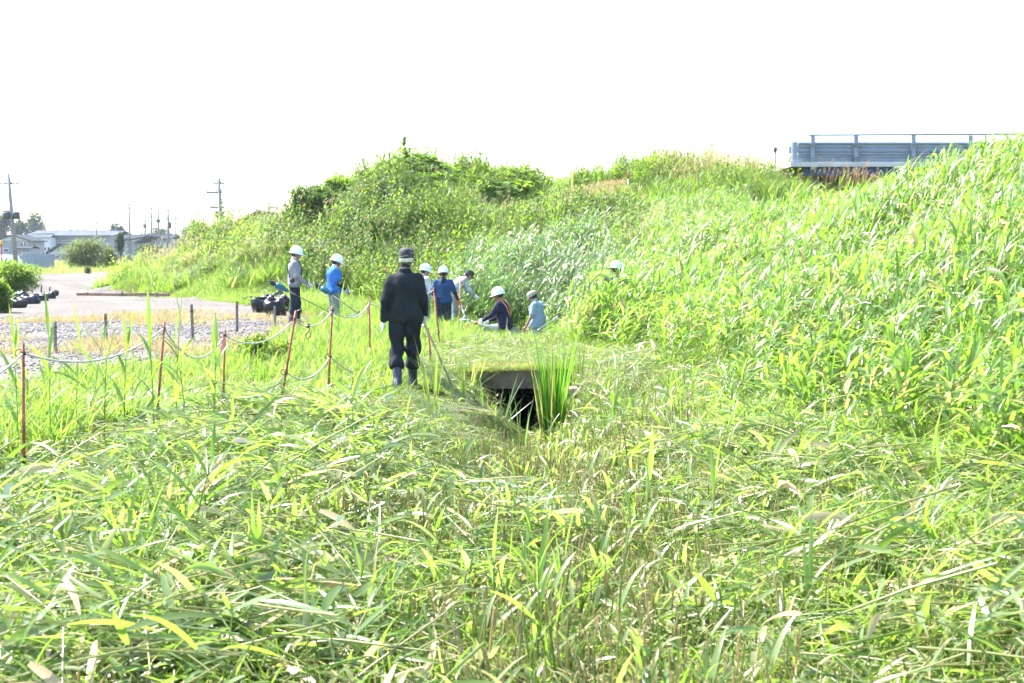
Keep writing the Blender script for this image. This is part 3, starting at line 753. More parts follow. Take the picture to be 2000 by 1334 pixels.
# ------------------------------------------------------------------ culvert
CT = .10
cul = empty('box_culvert', (.12, CULV_Y0, CT), 'dark concrete box culvert mouth in the mown ditch', 'culvert')
b = MB(); b.box((0, 1.55, -.12), (1.30, 3.1, .24)); lin = b.build('lintel_slab', CONC, cul, False)
for sx in (-1, 1):
    b = MB(); b.box((sx * .575, 1.56, -.62), (.18, 3.06, .756)); b.build('side_wall', CONC, cul, False)
b = MB(); b.box((0, 1.5, -1.02), (1.2, 3.0, .12)); b.build('invert', CONC, cul, False)
b = MB(); b.box((0, 3.05, -.6), (.97, .1, .72)); b.build('inner_wall', CONC, cul, False)
# broken left edge of the slab, chipped
b = MB()
for k in range(7): b.lathe([(.01, -.02), (.05, -.01), (.04, .02), (.01, .03)], 6, (-.58 + .19 * k + U(-.05, .05), U(-.01, .06), .0), None, U(.6, 1.6), U(.5, 1.))
b.build('broken_edge', CONC, cul, kind='stuff')
sx_, sy_ = np.meshgrid(np.linspace(-.55, .82, 20), np.linspace(CULV_Y0 + .05, CULV_Y1 + .6, 34))
edge = np.minimum(np.minimum(sx_ + .55, .82 - sx_) / .1, np.minimum((sy_ - CULV_Y0) / .05, (CULV_Y1 + .6 - sy_) / .5))
cover_z = lambda x, y: CT + .03 + (fbm(x, y, .8, 91) - .5) * .12
sc_cover = grid_mesh('soil_cover', sx_, sy_, np.where(edge > .8, cover_z(sx_, sy_), cover_z(sx_, sy_) - .25 * (1 - np.clip(edge, 0, 1))), GROUND)
tag(sc_cover, 'thin soil cover with clippings on top of the culvert slab', kind='structure')
XY = jgrid(-.75, 1.0, CULV_Y0 + .3, CULV_Y1 + .4, .36, lambda x, y: np.ones(x.shape), 3, 30)
scatter('culvert_top_grass', PA_FINE, XY, fr(XY, .55, .8), .8, label='clippings and short grass on the culvert slab', zfun=cover_z)
# moss fringe on the slab edge
XY = jgrid(-.52, .8, CULV_Y0 + .05, CULV_Y0 + .2, .11, lambda x, y: np.ones(x.shape), 3, 31)
scatter('culvert_edge_grass', patch([(strawg, 3, (.35, .6), .35, (0, 0)), (shortg, 2, (.3, .5), .35, (0, 0))], .09, 4), XY, 1.25, 1., (0, -.7), label='dry straw fringe along the front edge of the culvert slab', zfun=cover_z)

# ------------------------------------------------------------------ rope fence
def rod(par, p0, p1, r=.011, mat=None, name='rod'):
    b = MB(); p0 = Vector(p0); p1 = Vector(p1)
    b.tube([p0, p0.lerp(p1, .5), p1], [r, r, r], 8); return b.build(name, mat or RUST, par)
def ring(par, c, r=.03, tr=.005, mat=None, name='ring_hook'):
    b = MB(); b.tube([Vector(c) + Vector((r * math.cos(t), r * .5 * math.sin(t), r * math.sin(t))) for t in np.linspace(.3, 6.0, 14)], tr, 5); return b.build(name, mat or RUSTR, par)
POST = [  # u,v top; u,v base; distance; v of upper and lower ring; label
    (45, 670, 47, 948, 10.4, 690, 893, 'red steel rope post at the left edge, the nearest one'),
    (321, 628, 305, 838, 13.8, 641, 797, 'red rope post leaning a little, second from the left edge'),
    (439, 645, 435, 832, 14.6, 655, 783, 'straight red rope post with a pink ribbon over the gravel edge'),
    (578, 607, 546, 806, 15.2, 623, 727, 'strongly leaning red rope post near the grey jacket worker'),
    (649, 598, 640, 790, 16.2, 606, 697, 'upright thin red rope post below the blue shirt worker'),
    (721, 588, 723, 712, 21.6, 593, 679, 'orange rope post with a pink ribbon left of the black-clad man'),
    (847, 562, 861, 690, 24.0, 566, 650, 'leaning orange red post in front of the ponytailed woman'),
    (836, 640, 844, 738, 19.4, 655, 690, 'short rusty post beside the stick of the black-clad man'),
]
post_at = []
for i, (u0, v0, u1, v1, Y, va, vb, lab) in enumerate(POST):
    top = P(u0, v0, Y); bot = P(u1, v1, Y)
    bot = bot + (bot - top).normalized() * .12
    e = empty('rope_post', bot, lab, 'rope post', 'red posts of the rope fence')
    rod(e, (0, 0, 0), top - bot, .0125 if Y < 17 else .014)
    def on(v):
        t = (v - v0) / (v1 - v0); return P(u0 + (u1 - u0) * t, v, Y)
    for v in (va, vb):
        c = on(v) - bot
        ring(e, c + Vector((-.028, -.012, .004)), .026)
        b = MB(); b.tube([c + Vector((0, 0, -.014)), c + Vector((0, 0, .014))], .02, 8); b.build('rope_knot', RUSTR, e)
    if i in (2, 5):
        c = on(va) - bot; b = MB()
        for k in range(3):
            x0 = -.03 + .015 * k
            pts = [c + Vector((x0 + .01 * math.sin(3 * t + k), -.02, -.01 - .15 * t)) for t in np.linspace(0, 1, 6)]
            b.add([p + Vector((s * .008, .004 * s * (-1) ** q, 0)) for q, p in enumerate(pts) for s in (-1, 1)], [(2 * q, 2 * q + 1, 2 * q + 3, 2 * q + 2) for q in range(5)])
        b.build('ribbon', PINK, e)
    post_at.append((on(va), on(vb)))
def span(a, c, sag, n=12):
    a = Vector(a); c = Vector(c)
    return [a.lerp(c, t) + Vector((0, 0, -4 * sag * t * (1 - t))) for t in np.linspace(0, 1, n)]
A = [p[0] for p in post_at]; Bv = [p[1] for p in post_at]
pts = span(P(-90, 765, 9.3), A[0], .05) + span(A[0], A[1], .17)[1:] + span(A[1], A[2], .26)[1:] + span(A[2], A[3], .16)[1:] + span(A[3], P(602, 636, 15.7), .03)[1:] + span(P(602, 636, 15.7), A[4], .06)[1:] + span(A[4], A[5], .14)[1:] + span(A[5], P(790, 590, 23), .05)[1:] + span(P(790, 590, 23), A[6], .03)[1:]
b = MB(); b.tube(pts, .0078, 7); b.build('upper_rope', ROPE, None, loc=(0, 0, 0), label='pale upper rope strung in sagging spans between the red posts', cat='rope')
pts = span(P(-90, 960, 9.3), Bv[0], .05) + span(Bv[0], P(190, 883, 12), .05)[1:] + span(P(190, 883, 12), Bv[1], -.05)[1:] + span(Bv[1], Bv[2], .1)[1:] + span(Bv[2], P(495, 792, 14.9), .04)[1:] + span(P(495, 792, 14.9), Bv[3], .03)[1:] + span(Bv[3], Bv[4], .15)[1:] + span(Bv[4], P(700, 730, 18.5), .03)[1:] + span(P(700, 730, 18.5), Bv[5], .05)[1:]
b = MB(); b.tube(pts, .0078, 7); b.build('lower_rope', ROPE, None, label='pale lower rope running close above the cut grass', cat='rope')
# wire hanging in the dip of the upper rope
e = empty('rope_tie', P(602, 662, 15.7), 'dark twisted tie hanging from the dip of the upper rope', 'rope tie')
b = MB(); b.tube([(0, 0, .15), (.02, 0, .1), (-.03, -.01, .04), (-.01, -.01, 0), (.03, 0, .03), (.03, 0, .08)], .006, 6); b.build('tie_loop', DARKM, e)
b = MB(); b.tube([(0, 0, .17), (0, 0, .12)], .018, 8); b.build('knot', RUSTR, e)
# thin marker poles
mk = [(899, 545, 896, 660, 33.0, 'thin orange marker rod beside the worker in the dark cap'),]
for u0, v0, u1, v1, Y, lab in mk:
    t_, q_ = P(u0, v0, Y), P(u1, v1, Y); e = empty('marker_rod', q_, lab, 'marker rod'); rod(e, (0, 0, -.1), t_ - q_, .012, plain('orange_rod', (.6, .24, .08), .6))
# red and white range pole on the levee
t_, q_ = P(1228, 333, 50), P(1224, 420, 50)
e = empty('range_pole', q_, 'red and white range pole stuck in the levee slope', 'range pole')
for k in range(5):
    rod(e, (t_ - q_) * (k / 5), (t_ - q_) * ((k + 1) / 5), .022, WHT if k % 2 else RUST, 'painted_band')
# grey wooden stakes on the gravel
for i, (u, v0, v1, lab) in enumerate([(208, 612, 668, 'grey wooden stake on the gravel behind the second rope post'), (377, 594, 666, 'tall grey wooden stake in the middle of the gravel yard'),
        (463, 588, 651, 'grey wooden stake just left of the black bag heap'), (537, 598, 644, 'grey wooden stake standing in front of the black bag heap'), (108, 628, 690, 'grey wooden stake half hidden in roadside grass at the left')]):
    q_ = G(u, v1); t_ = P(u - U(-2, 5), v0, q_.y); e = empty('wooden_stake', q_, lab, 'stake', 'wooden stakes on the gravel')
    d_ = t_ - q_; b = MB(); b.tube([(0, 0, -.1), d_ * .5, d_ * .97, d_ * 1.0], [.032, .03, .029, .02], 6); b.build('shaft', GREYW, e, False)
    b = MB(); b.tube([d_ * .8, d_ * .84], .034, 6); b.build('wire_band', DARKM, e)

# ------------------------------------------------------------------ black sandbags, brown boards
def sandbag(u, v, w, h, lab, rz=0., k=0, grp='black plastic sandbags'):
    q = G(u, v); s = q.y / FPX; W_, H_ = w * s, h * s
    e = empty('black_sandbag', q, lab, 'sandbag', grp, rz)
    g = np.random.default_rng(70 + k); b = MB(); n = 20; prof = [(.02, .0), (.85, 0.0), (.97, .15), (1., .35), (1., .55), (.97, .72), (.9, .86), (.72, .95), (.45, .98), (.2, 1.0), (.02, .98)]
    b.lathe(prof, n)
    vs = []
    for x, y, z in b.v:
        a = math.atan2(y, x); f = 1 + .08 * math.sin(3 * a + k) + .06 * math.sin(7 * a + 6 * z + k * 2) + .05 * math.sin(10 * a - 9 * z) + .04 * g.uniform(-1, 1)
        sq = 1 / max(abs(math.cos(a)), abs(math.sin(a))) ** .5
        vs.append((x * f * sq * W_ / 2 + .06 * W_ * math.sin(4 * z + k), y * f * sq * W_ / 2 * .8, z * H_ * (1 + .10 * math.sin(2 * a + k) + .07 * math.sin(5 * a + 2 * k) + .05 * g.uniform(-1, 1))))
    b.v = vs
    b.build('bag', BLACKBAG, e)
    b = MB()
    for sg in (-1, 1):
        b.tube([(sg * W_ * .25, 0, H_ * .85), (sg * W_ * .2, -.03, H_ * 1.08), (sg * W_ * .02, -.04, H_ * 1.02)], .012, 5)
    b.build('lifting_strap', BLACKBAG, e)
    return e
for k, (u, v, w, h, lab) in enumerate([(488, 594, 34, 14, 'low slumped black sandbag at the left end of the heap by the worker'), (510, 611, 36, 28, 'black sandbag at the front left of the heap by the worker'),
        (537, 617, 40, 32, 'big black sandbag at the front of the heap in front of the worker'), (524, 603, 34, 26, 'black sandbag at the back middle of the heap by the worker'),
        (553, 608, 26, 30, 'black sandbag at the right end of the heap by the worker'), (543, 596, 22, 26, 'small black sandbag poking up behind the heap by the worker'),
        (34, 602, 32, 18, 'black sandbag nearest the left bush in the far row'), (58, 595, 34, 18, 'black sandbag second in the far left row'), (78, 590, 30, 15, 'black sandbag in the middle of the far left row'),
        (98, 584, 24, 13, 'small black sandbag at the right end of the far left row'), (40, 588, 26, 18, 'black sandbag lying behind the far left row'), (106, 579, 16, 11, 'tiny black sandbag at the far tip of the left row')]):
    sandbag(u, v, w, h, lab, U(-.5, .5), k, 'black sandbags by the grey jacket worker' if k < 6 else 'black sandbags in the far left row')
for (u0, u1, v, lab) in [(150, 330, 578, 'long brown board edging the gravel yard on the left'), (318, 478, 576, 'long brown board edging the gravel yard towards the bags')]:
    p0, p1 = G(u0, v), G(u1, v); e = empty('edge_board', p0, lab, 'board', 'brown boards at the gravel edge')
    b = MB(); L_ = (p1 - p0); n = 8
    b.tube([L_ * (k / n) + Vector((0, .05 * math.sin(k * 2.), .05 + .012 * math.sin(k * 1.3))) for k in range(n + 1)], .075, 4); b.build('board', BOARD, e, False)
    for k in (1, 4, 7):
        b = MB(); b.box(L_ * (k / n) + Vector((0, -.09, .05)), (.05, .05, .18)); b.build('peg', GREYW, e, False)
# burnt sticks behind the left row
for u, v0, v1, lab in [(80, 556, 582, 'thin blackened stake behind the far left bags'), (96, 560, 580, 'short dark stake at the end of the far left bags')]:
    q_ = G(u, v1); t_ = P(u + 1, v0, q_.y); e = empty('dark_stake', q_, lab, 'stake', 'dark stakes'); rod(e, (0, 0, -.05), t_ - q_, .03, DARKM, 'shaft')
# yellow topped pole at the left edge
q_, t_ = G(4, 556), P(2, 470, G(4, 556).y); e = empty('guide_post', q_, 'slim post with a yellow top at the left picture edge', 'post')
rod(e, (0, 0, 0), (t_ - q_) * .9, .035, RUST, 'shaft'); rod(e, (t_ - q_) * .9, t_ - q_, .09, YEL, 'yellow_top')

# ------------------------------------------------------------------ bridge with guard rail
BY = 55.0
def bp(u, v, dy=0): return P(u, v, BY + dy)
x0, x1 = bp(1558, 300).x, 27.0
ztop, zb1, zb2, zb3 = bp(1700, 265).z, bp(1700, 277).z, bp(1700, 297).z, bp(1700, 317).z
br = empty('road_bridge', (x0, BY, zb3), 'road bridge edge with grey guard rail above the levee on the right', 'bridge')
def beam(z0, z1, xa, xb, yy, name, par):
    h = z1 - z0; b = MB()
    prof = [(0, 0), (-.05, .06), (-.055, .2), (.0, .3), (.0, .42), (-.03, .5), (.0, .58), (.0, .7), (-.055, .8), (-.05, .94), (0, 1.)]
    pr = [(dy, z0 + t * h) for dy, t in prof] + [(dy + .012, z0 + t * h) for dy, t in prof[::-1]]
    n = len(pr)
    vs = [(xa, yy + dy, z) for dy, z in pr] + [(xb, yy + dy, z) for dy, z in pr]
    b.add(vs, [(i, (i + 1) % n, (i + 1) % n + n, i + n) for i in range(n)] + [tuple(range(n))[::-1], tuple(range(n, 2 * n))])
    return b.build(name, STEEL, par, False)
hz_ = zb3
beam(zb1 - hz_ - .40, zb1 - hz_, 0, x1 - x0, -.02, 'guard_beam', br)
beam(.01, zb2 - hz_ - .012, 0, x1 - x0, -.02, 'guard_beam', br)
for k, (za, zb) in enumerate([(zb1 - hz_ - .40, zb1 - hz_), (.01, zb2 - hz_ - .012)]):   # rounded end of each beam
    b = MB(); n = 8; vs = []
    for q in range(n + 1):
        a = math.pi * q / n; vs += [(-.22 * math.sin(a) - .004, .11 - .13 * math.cos(a), za), (-.22 * math.sin(a) - .004, .11 - .13 * math.cos(a), zb)]
    b.add(vs, [(2 * q, 2 * q + 1, 2 * q + 3, 2 * q + 2) for q in range(n)]); b.build('beam_end', STEEL, br)
px_ = [1586, 1670, 1782, 1893, 2003, 2113, 2223]
for u in px_:
    x_ = bp(u, 300).x - x0
    b = MB(); b.box((x_, -.12, (ztop - hz_) / 2 - .15), (.15, .12, ztop - hz_ + .28)); po = b.build('rail_post', STEEL, br, False)
    for zz in (.12, .62): b = MB(); b.box((x_, -.19, zz), (.24, .03, .16)); b.build('bracket', STEELD, po, False)
b = MB(); b.tube([(bp(1578, 265).x - x0, -.12, ztop - hz_ + .02), (x1 - x0, -.12, ztop - hz_ + .09)], .045, 8); b.build('top_rail', STEEL, br)
b = MB(); b.box(((x1 - x0) / 2, 1.9, -.09), (x1 - x0 + .6, 4.2, .17)); b.build('deck_edge', plain('pale_concrete', (.42, .42, .43), .8, var=.12, scale=1), br, False)
b = MB(); b.box(((x1 - x0) / 2 + .3, .35, -.33), (x1 - x0, .3, .29)); b.build('blue_girder', BLUEG, br, False)
b = MB(); b.box(((x1 - x0) / 2 + 1.5, .8, -.75), (x1 - x0 - 2, .4, .53)); b.build('brown_girder', BROWNG, br, False)
b = MB(); b.box(((x1 - x0) / 2 + .3, 3.2, -1.35), (x1 - x0 - .6, 1.6, 2.3)); b.build('pier_wall', BROWNG, br, False)
# approach rail behind, two pale rail ends
ap = empty('approach_rail', P(1549, 318, 62), 'short pale guard rail end left of the bridge', 'guard rail')
for z0, z1 in ((.0, .3), (.38, .74)):
    b = MB(); s_ = 62 / FPX; b.box((0, 0, (z0 + z1) / 2), (20 * s_, .22, z1 - z0)); o_ = b.build('rail_end', STEEL, ap, False)
    m_ = o_.modifiers.new('bevel', 'BEVEL'); m_.width = .09; m_.segments = 3
q_ = P(1514, 332, 60); e = empty('delineator_post', q_, 'small dark delineator post on the levee crest by the bridge', 'post')
rod(e, (0, 0, 0), (0, 0, .75), .03, DARKM, 'shaft'); b = MB(); b.lathe([(.0, .72), (.07, .75), (.08, .85), (.05, .95), (0, .97)], 10); b.build('reflector', DARKM, e)

# ------------------------------------------------------------------ utility poles and power lines
def upole(u, vt, Y, r, arms, label, trans=None, cans=None, lean=0., steps=True):
    top = P(u, vt, Y); H = top.z; base = Vector((top.x + lean, Y, 0))
    e = empty('utility_pole', base, label, 'utility pole', 'utility poles of the village'); tp = top - base
    b = MB(); b.tube([(0, 0, -.2), tp * .5, tp], [r * 1.25, r * 1.05, r * .75], 8); b.build('pole', POLEC, e)
    for (v, w, off) in arms:
        z = P(u, v, Y).z; c = tp * (z / H); b = MB(); b.box((c.x + off, 0, z), (w, .12, .12)); a_ = b.build('crossarm', DARKM, e, False)
        b = MB()
        for k in np.linspace(-.46, .46, 4): b.lathe([(.0, 0), (.07, .02), (.09, .1), (.05, .2), (0, .22)], 7, (c.x + off + k * w, 0, z + .06))
        b.build('insulator_row', PORC, a_, kind='stuff')
    if trans:
        v, w, h, off = trans; z = P(u, v, Y).z; c = tp * (z / H)
        for sx in ((-1, 1) if off == 0 else (1,)):
            b = MB(); b.lathe([(0, -h / 2), (w, -h / 2), (w * 1.04, h * .42), (w * .7, h / 2), (0, h / 2)], 12, (c.x + (sx * w * 1.2 if off == 0 else off), -.1, z)); b.build('transformer', DARKM, e)
    if steps:
        b = MB()
        for k in range(9):
            z = H * (.3 + .055 * k); c = tp * (z / H); b.box((c.x + (.16 if k % 2 else -.16), 0, z), (.22, .04, .04))
        b.build('step_bolts', DARKM, e, False, kind='stuff')
    return top
tA = upole(16, 338, 119, .17, [(359, 1.7, -.05), (413, .9, -.3), (422, 1.3, 0)], 'tall utility pole with two dark transformers at the left edge', (421, .32, .6, 0), lean=.5)
tB = upole(427, 348, 112, .15, [(358, .9, 0), (376, 1.2, -.4), (405, .8, -.4)], 'leaning utility pole standing behind the mound flank', (418, .17, .45, -.3), lean=.35)
tC = upole(252, 398, 200, .15, [(400, 1.2, .4), (408, 1.3, 0)], 'lone thin utility pole right of the white hall')
tD = upole(295, 405, 215, .15, [(406, 1.4, -.5), (424, 1., 0)], 'utility pole, left one of the close village group')
tE = upole(309, 406, 215, .15, [(408, 1.4, -.3), (430, 1.2, 0)], 'utility pole in the middle of the close village group', (432, .14, .5, 0))
tF = upole(328, 409, 205, .19, [(411, 1.5, -.4), (428, 1.1, 0)], 'thick utility pole at the right of the village group', (440, .2, .9, .3))
tG = upole(343, 420, 240, .15, [(427, 1.4, 0)], 'faint utility pole right of the village group')
tH = upole(357, 427, 260, .15, [(430, 1.3, .4)], 'faint utility pole before the hazy hill trees')
tI = upole(283, 425, 260, .2, [(432, 1.3, 0), (438, 1., 0)], 'short dark utility pole left of the village group', (442, .16, .6, 0))
tJ = upole(188, 433, 255, .14, [(437, .6, 0)], 'faint utility pole behind the white hall')
tK = upole(226, 437, 270, .14, [(438, 1.2, 0)], 'small faint utility pole between hall and pole line')
tL = upole(525, 394, 125, .14, [(406, .8, .4)], 'utility pole rising behind the mound beside the dark roof', steps=False)
def wire(a, c, sag, lab):
    b = MB(); b.tube(span(a, c, sag, 16), .012, 4); b.build('power_line', DARKM, None, label=lab, cat='power line', group='overhead power lines')
wire(P(30, 360, 119), P(420, 358, 112), .55, 'overhead line from the left edge pole to the leaning pole')
wire(P(0, 359, 119) + Vector((-20, 0, 0)), P(2, 359, 119), .2, 'overhead line leaving the left edge pole to the left')
wire(P(160, 413, 300), P(250, 401, 200), .5, 'overhead line reaching the lone thin pole')
wire(P(254, 402, 200), P(295, 407, 215), .15, 'overhead line between the lone pole and the village group')
wire(P(296, 406, 215), P(328, 411, 205), .1, 'overhead line along the village pole group')
wire(P(330, 411, 205), P(357, 431, 260), .2, 'overhead line running from the village group to the hill')
wire(P(432, 357, 112), P(700, 372, 100), .4, 'overhead line from the leaning pole towards the mound')
wire(P(528, 406, 125), P(600, 412, 120), .1, 'overhead line right of the pole behind the mound')
# lattice mast
q_ = P(506, 425, 260); t_ = P(506, 386, 260); e = empty('lattice_mast', Vector((q_.x, 260, 0)), 'faint lattice mast behind the mound flank', 'mast')
H = t_.z
for sx, sy in ((-1, -1), (1, -1), (-1, 1), (1, 1)): rod(e, (sx * .8, sy * .8, 0), (sx * .35, sy * .35, H), .05, STEEL, 'leg')
b = MB()
for k in range(10):
    z0, z1 = H * k / 10, H * (k + 1) / 10; w0, w1 = .8 - .45 * k / 10, .8 - .45 * (k + 1) / 10
    for s in (-1, 1): b.tube([(-w0 * s, -w0, z0), (w1 * s, -w1, z1)], .03, 4); b.tube([(-w0 * s, w0, z0), (w1 * s, w1, z1)], .03, 4)
b.build('bracing', STEEL, e, kind='stuff')

# ------------------------------------------------------------------ houses
def house(u0, u1, ve, vr, Y, depth, wall, roof, label, gable='x', wins=(), over=.5, name='house', ridge=None):
    a, c = P(u0, ve, Y), P(u1, ve, Y); zr = P(u0, vr, Y).z; w = c.x - a.x
    e = empty(name, (a.x, Y, 0), label, 'house', 'village houses')
    b = MB(); b.box((w / 2, depth / 2, a.z / 2), (w, depth, a.z)); b.build('wall', wall, e, False)
    z0 = a.z; h = zr - a.z; b = MB(); t = .12
    if gable == 'x':       # ridge along x: the eave faces us
        pts = [(-over, z0 - .1), (depth / 2, z0 + h), (depth + over, z0 - .1), (depth + over, z0 - .1 + t), (depth / 2, z0 + h + t), (-over, z0 - .1 + t)]
        b.add([(-over, y, z) for y, z in pts] + [(w + over, y, z) for y, z in pts], [(0, 1, 4, 5), (1, 2, 3, 4), (11, 10, 7, 6), (10, 9, 8, 7), (5, 4, 10, 11), (4, 3, 9, 10), (0, 6, 7, 1), (1, 7, 8, 2), (0, 5, 11, 6), (2, 8, 9, 3)])
    else:                  # ridge along y: the gable faces us
        r = w / 2 if ridge is None else ridge
        pts = [(-over, z0 - .15), (r, z0 + h), (w + over, z0 - .15), (w + over, z0 - .15 + t), (r, z0 + h + t * 1.5), (-over, z0 - .15 + t)]
        b.add([(x, -over, z) for x, z in pts] + [(x, depth, z) for x, z in pts], [(0, 1, 4, 5), (1, 2, 3, 4), (11, 10, 7, 6), (10, 9, 8, 7), (5, 4, 10, 11), (4, 3, 9, 10), (0, 6, 7, 1), (1, 7, 8, 2)])
        g = MB(); g.add([(.05, .0, z0 - .03), (w - .05, 0, z0 - .03), (r, 0, z0 + h - .05), (.05, .2, z0 - .03), (w - .05, .2, z0 - .03), (r, .2, z0 + h - .05)], [(0, 1, 2), (5, 4, 3), (0, 2, 5, 3), (1, 4, 5, 2)]); g.build('gable', WHITEP, e, False)
    rf = b.build('roof', roof, e, False)
    g = MB(); g.tube([(-over, depth / 2, zr + t), (w + over, depth / 2, zr + t)] if gable == 'x' else [(w / 2 if ridge is None else ridge, -over, zr + t), (w / 2 if ridge is None else ridge, depth, zr + t)], .12, 6); g.build('ridge_cap', roof, rf)
    for (ua, ub, va, vb) in wins:
        p, q = P(ua, va, Y), P(ub, vb, Y)
        m = MB(); m.box(((p.x + q.x) / 2 - a.x, -.03, (p.z + q.z) / 2), (q.x - p.x + .14, .08, p.z - q.z + .14)); wn_ = m.build('window', WHT, e, False)
        m = MB(); m.box(((p.x + q.x) / 2 - a.x, -.075, (p.z + q.z) / 2), (q.x - p.x, .02, p.z - q.z)); m.build('pane', WINM, wn_, False)
    return e
house(57, 216, 460, 451, 260, 14, CREAMW, ROOFL, 'long white hall with a shallow dark roof in the village', 'x', [(61 + 9 * k, 66 + 9 * k, 483, 490) for k in range(4)] + [(100, 187, 471, 473)], .8, 'village_hall')
house(57, 98, 464, 458, 256, 3, WHITEP, ROOFL, 'bright white front block of the village hall with small windows', 'x', [(61 + 8 * k, 66 + 8 * k, 483, 489) for k in range(5)], .2, 'hall_annex')
house(-6, 56, 470, 460, 240, 8, CREAMW, ROOFD, 'two storey house with a dark gabled roof behind the left pole', 'y', [(41, 45, 473, 479), (47, 51, 473, 479), (8, 16, 486, 492)], .6)
house(30, 56, 485, 481, 232, 4, CREAMW, ROOFD, 'low lean-to before the two storey house', 'x', [], .4)
house(92, 146, 497, 479, 215, 8, CREAMW, ROOFD, 'small house with a white gable under a dark steep roof', 'y', [(110, 116, 499, 505)], .7)
house(30, 130, 503, 497, 228, 5, CREAMW, ROOFD, 'long low dark roofed shed behind the blue sheet fence', 'x', [(60, 66, 504, 508)], .5, 'shed')
house(236, 330, 466, 460, 225, 9, CREAMW, ROOFD, 'pale house with a low dark roof below the pole group', 'x', [(255, 262, 470, 476), (275, 282, 470, 476), (296, 303, 470, 476)], .5)
house(232, 262, 472, 463, 200, 7, CREAMW, ROOFL, 'small house with a sloping pale roof left of the pole group', 'y', [(241, 245, 474, 479)], .5, ridge=4.)
house(330, 372, 474, 469, 230, 7, WHITEP, ROOFL, 'low white shed just above the mound flank', 'x', [(338, 346, 476, 480)], .4, 'shed')
house(425, 580, 456, 416, 105, 10, plain('shaded_grey_wall', (.16, .16, .17), .9), ROOFD, 'dark steep gabled roof of a house behind the mound flank', 'y', [(470, 482, 462, 472)], .6, ridge=P(505, 418, 105).x - P(425, 456, 105).x)  # wall colour darkened to grey to stand in for shade on it
# blue sheet fence with panels, white tank
p0, p1 = G(44, 530), G(104, 530); e = empty('sheet_fence', p0, 'blue grey sheet fence before the village houses', 'fence')
L_ = p1 - p0; n = 8
for k in range(n):
    b = MB(); w = L_.x / n; b.box((w * (k + .5), (k % 2) * .03, .65), (w * .985, .05, 1.25)); b.build('panel', BLUEF, e, False)
for k in range(n + 1): rod(e, (L_.x * k / n, .08, 0), (L_.x * k / n, .08, 1.4), .04, STEELD, 'fence_post')
q_ = G(13, 524); e = empty('water_tank', q_, 'rounded white tank at the left edge below the pole', 'tank')
b = MB(); b.lathe([(0, 0), (1., 0), (1.02, .1), (1.0, .75), (.85, 1.0), (.4, 1.12), (0, 1.15)], 18, sx=1.15); b.build('shell', WHT, e)
b = MB(); b.lathe([(.28, 1.08), (.3, 1.2), (.0, 1.24)], 12); b.build('lid', STEELD, e)

# ------------------------------------------------------------------ trees and shrubs
def bush(name, loc, w, h, n, ls, mat, label, cat='shrub', group=None, trunk=.25, seed=0, depth=None, up=.3, lobes=7, squash=1.):
    g = random.Random(seed); e = empty(name, loc, label, cat, group); d_ = depth or w
    lob = []
    for k in range(lobes):
        a = g.uniform(0, 6.28); r = g.uniform(.1, .62)
        z = g.uniform(.3 if trunk > .02 else .1, .8); lob.append((Vector((math.cos(a) * r * w / 2, math.sin(a) * r * d_ / 2, trunk * h + z * h * (1 - trunk))), g.uniform(.22, .4)))
    lob.append((Vector((0, 0, h * .82)), .26))
    b = MB()
    b.tube([(0, 0, -.1), (g.uniform(-.03, .03) * w, 0, h * .25), (g.uniform(-.06, .06) * w, 0, h * .62)], [.03 * h + .01, .024 * h + .008, .008 * h], 7)
    b.build('trunk', BARK, e)
    b = MB()
    for c, r in lob: b.tube([(0, 0, h * .12), c * .5 + Vector((0, 0, h * .08)), c], [.014 * h, .01 * h, .004 * h], 5)
    b.build('branch', BARK, e)
    b = MB()
    for k in range(n):
        c, r = g.choice(lob)
        v = Vector((g.gauss(0, 1), g.gauss(0, 1), g.gauss(0, 1))).normalized() * g.random() ** .4
        p = c + Vector((v.x * r * w * .75, v.y * r * d_ * .75, v.z * r * h * .8 * squash))
        if p.z < .02 * h: p.z = g.uniform(.02, .2) * h
        t = (g.random(), g.random() * .12 if g.random() < .94 else .8)
        b.leaf(p, g.uniform(0, 6.28), g.uniform(-.4, 1.0 + up), ls * g.uniform(.6, 1.3), ls * g.uniform(.35, .6), g.uniform(0, 1.), 2, .2, 0, t, 0, 0, .3)
    b.build('crown', mat, e)
    return e
def Q(u, v, Y): return Vector((P(u, v, Y).x, Y, 0))
S = lambda px, Y: px * Y / FPX
bush('willow_shrub', G(165, 531), S(105, 103), S(62, 103), 5200, .22, OLIVE, 'feathery pale green shrub in front of the village houses', seed=1, up=.6, lobes=22, trunk=.0, squash=1.3)
bush('willow_shrub', G(212, 528), S(50, 110), S(45, 110), 2600, .2, OLIVE, 'smaller feathery shrub right of the pale willow shrub', seed=2, trunk=.0, lobes=12, squash=1.3)
bush('dark_tree', Q(236, 500, 150), S(26, 150), S(58, 150), 1500, .3, FARL, 'dark upright tree beside the village houses', 'tree', seed=3)
bush('garden_hedge', Q(288, 500, 170), S(70, 170), S(34, 170), 2200, .3, FARL, 'dull green garden hedge below the pole group', 'hedge', seed=4, depth=2.5, lobes=12)
bush('small_shrub', G(172, 546), S(18, 78), S(24, 78), 700, .1, OLIVE, 'small round shrub standing alone on the gravel end', seed=5)
bush('roadside_bush', G(26, 576), S(120, 52), S(66, 52), 7000, .12, WEED, 'broad green bush at the left edge by the far bags', seed=6, lobes=16, trunk=.0, squash=1.2)
bush('roadside_bush', G(0, 612), S(70, 37), S(66, 37), 4200, .10, WEED, 'bright leafy bush cut by the left picture edge', seed=7, trunk=.0, lobes=12, squash=1.2)
bush('hazy_tree', Q(66, 500, 380), S(60, 380), S(78, 380), 1500, 1.0, FARL, 'hazy round tree crown behind the left houses', 'tree', 'hazy trees', seed=8)
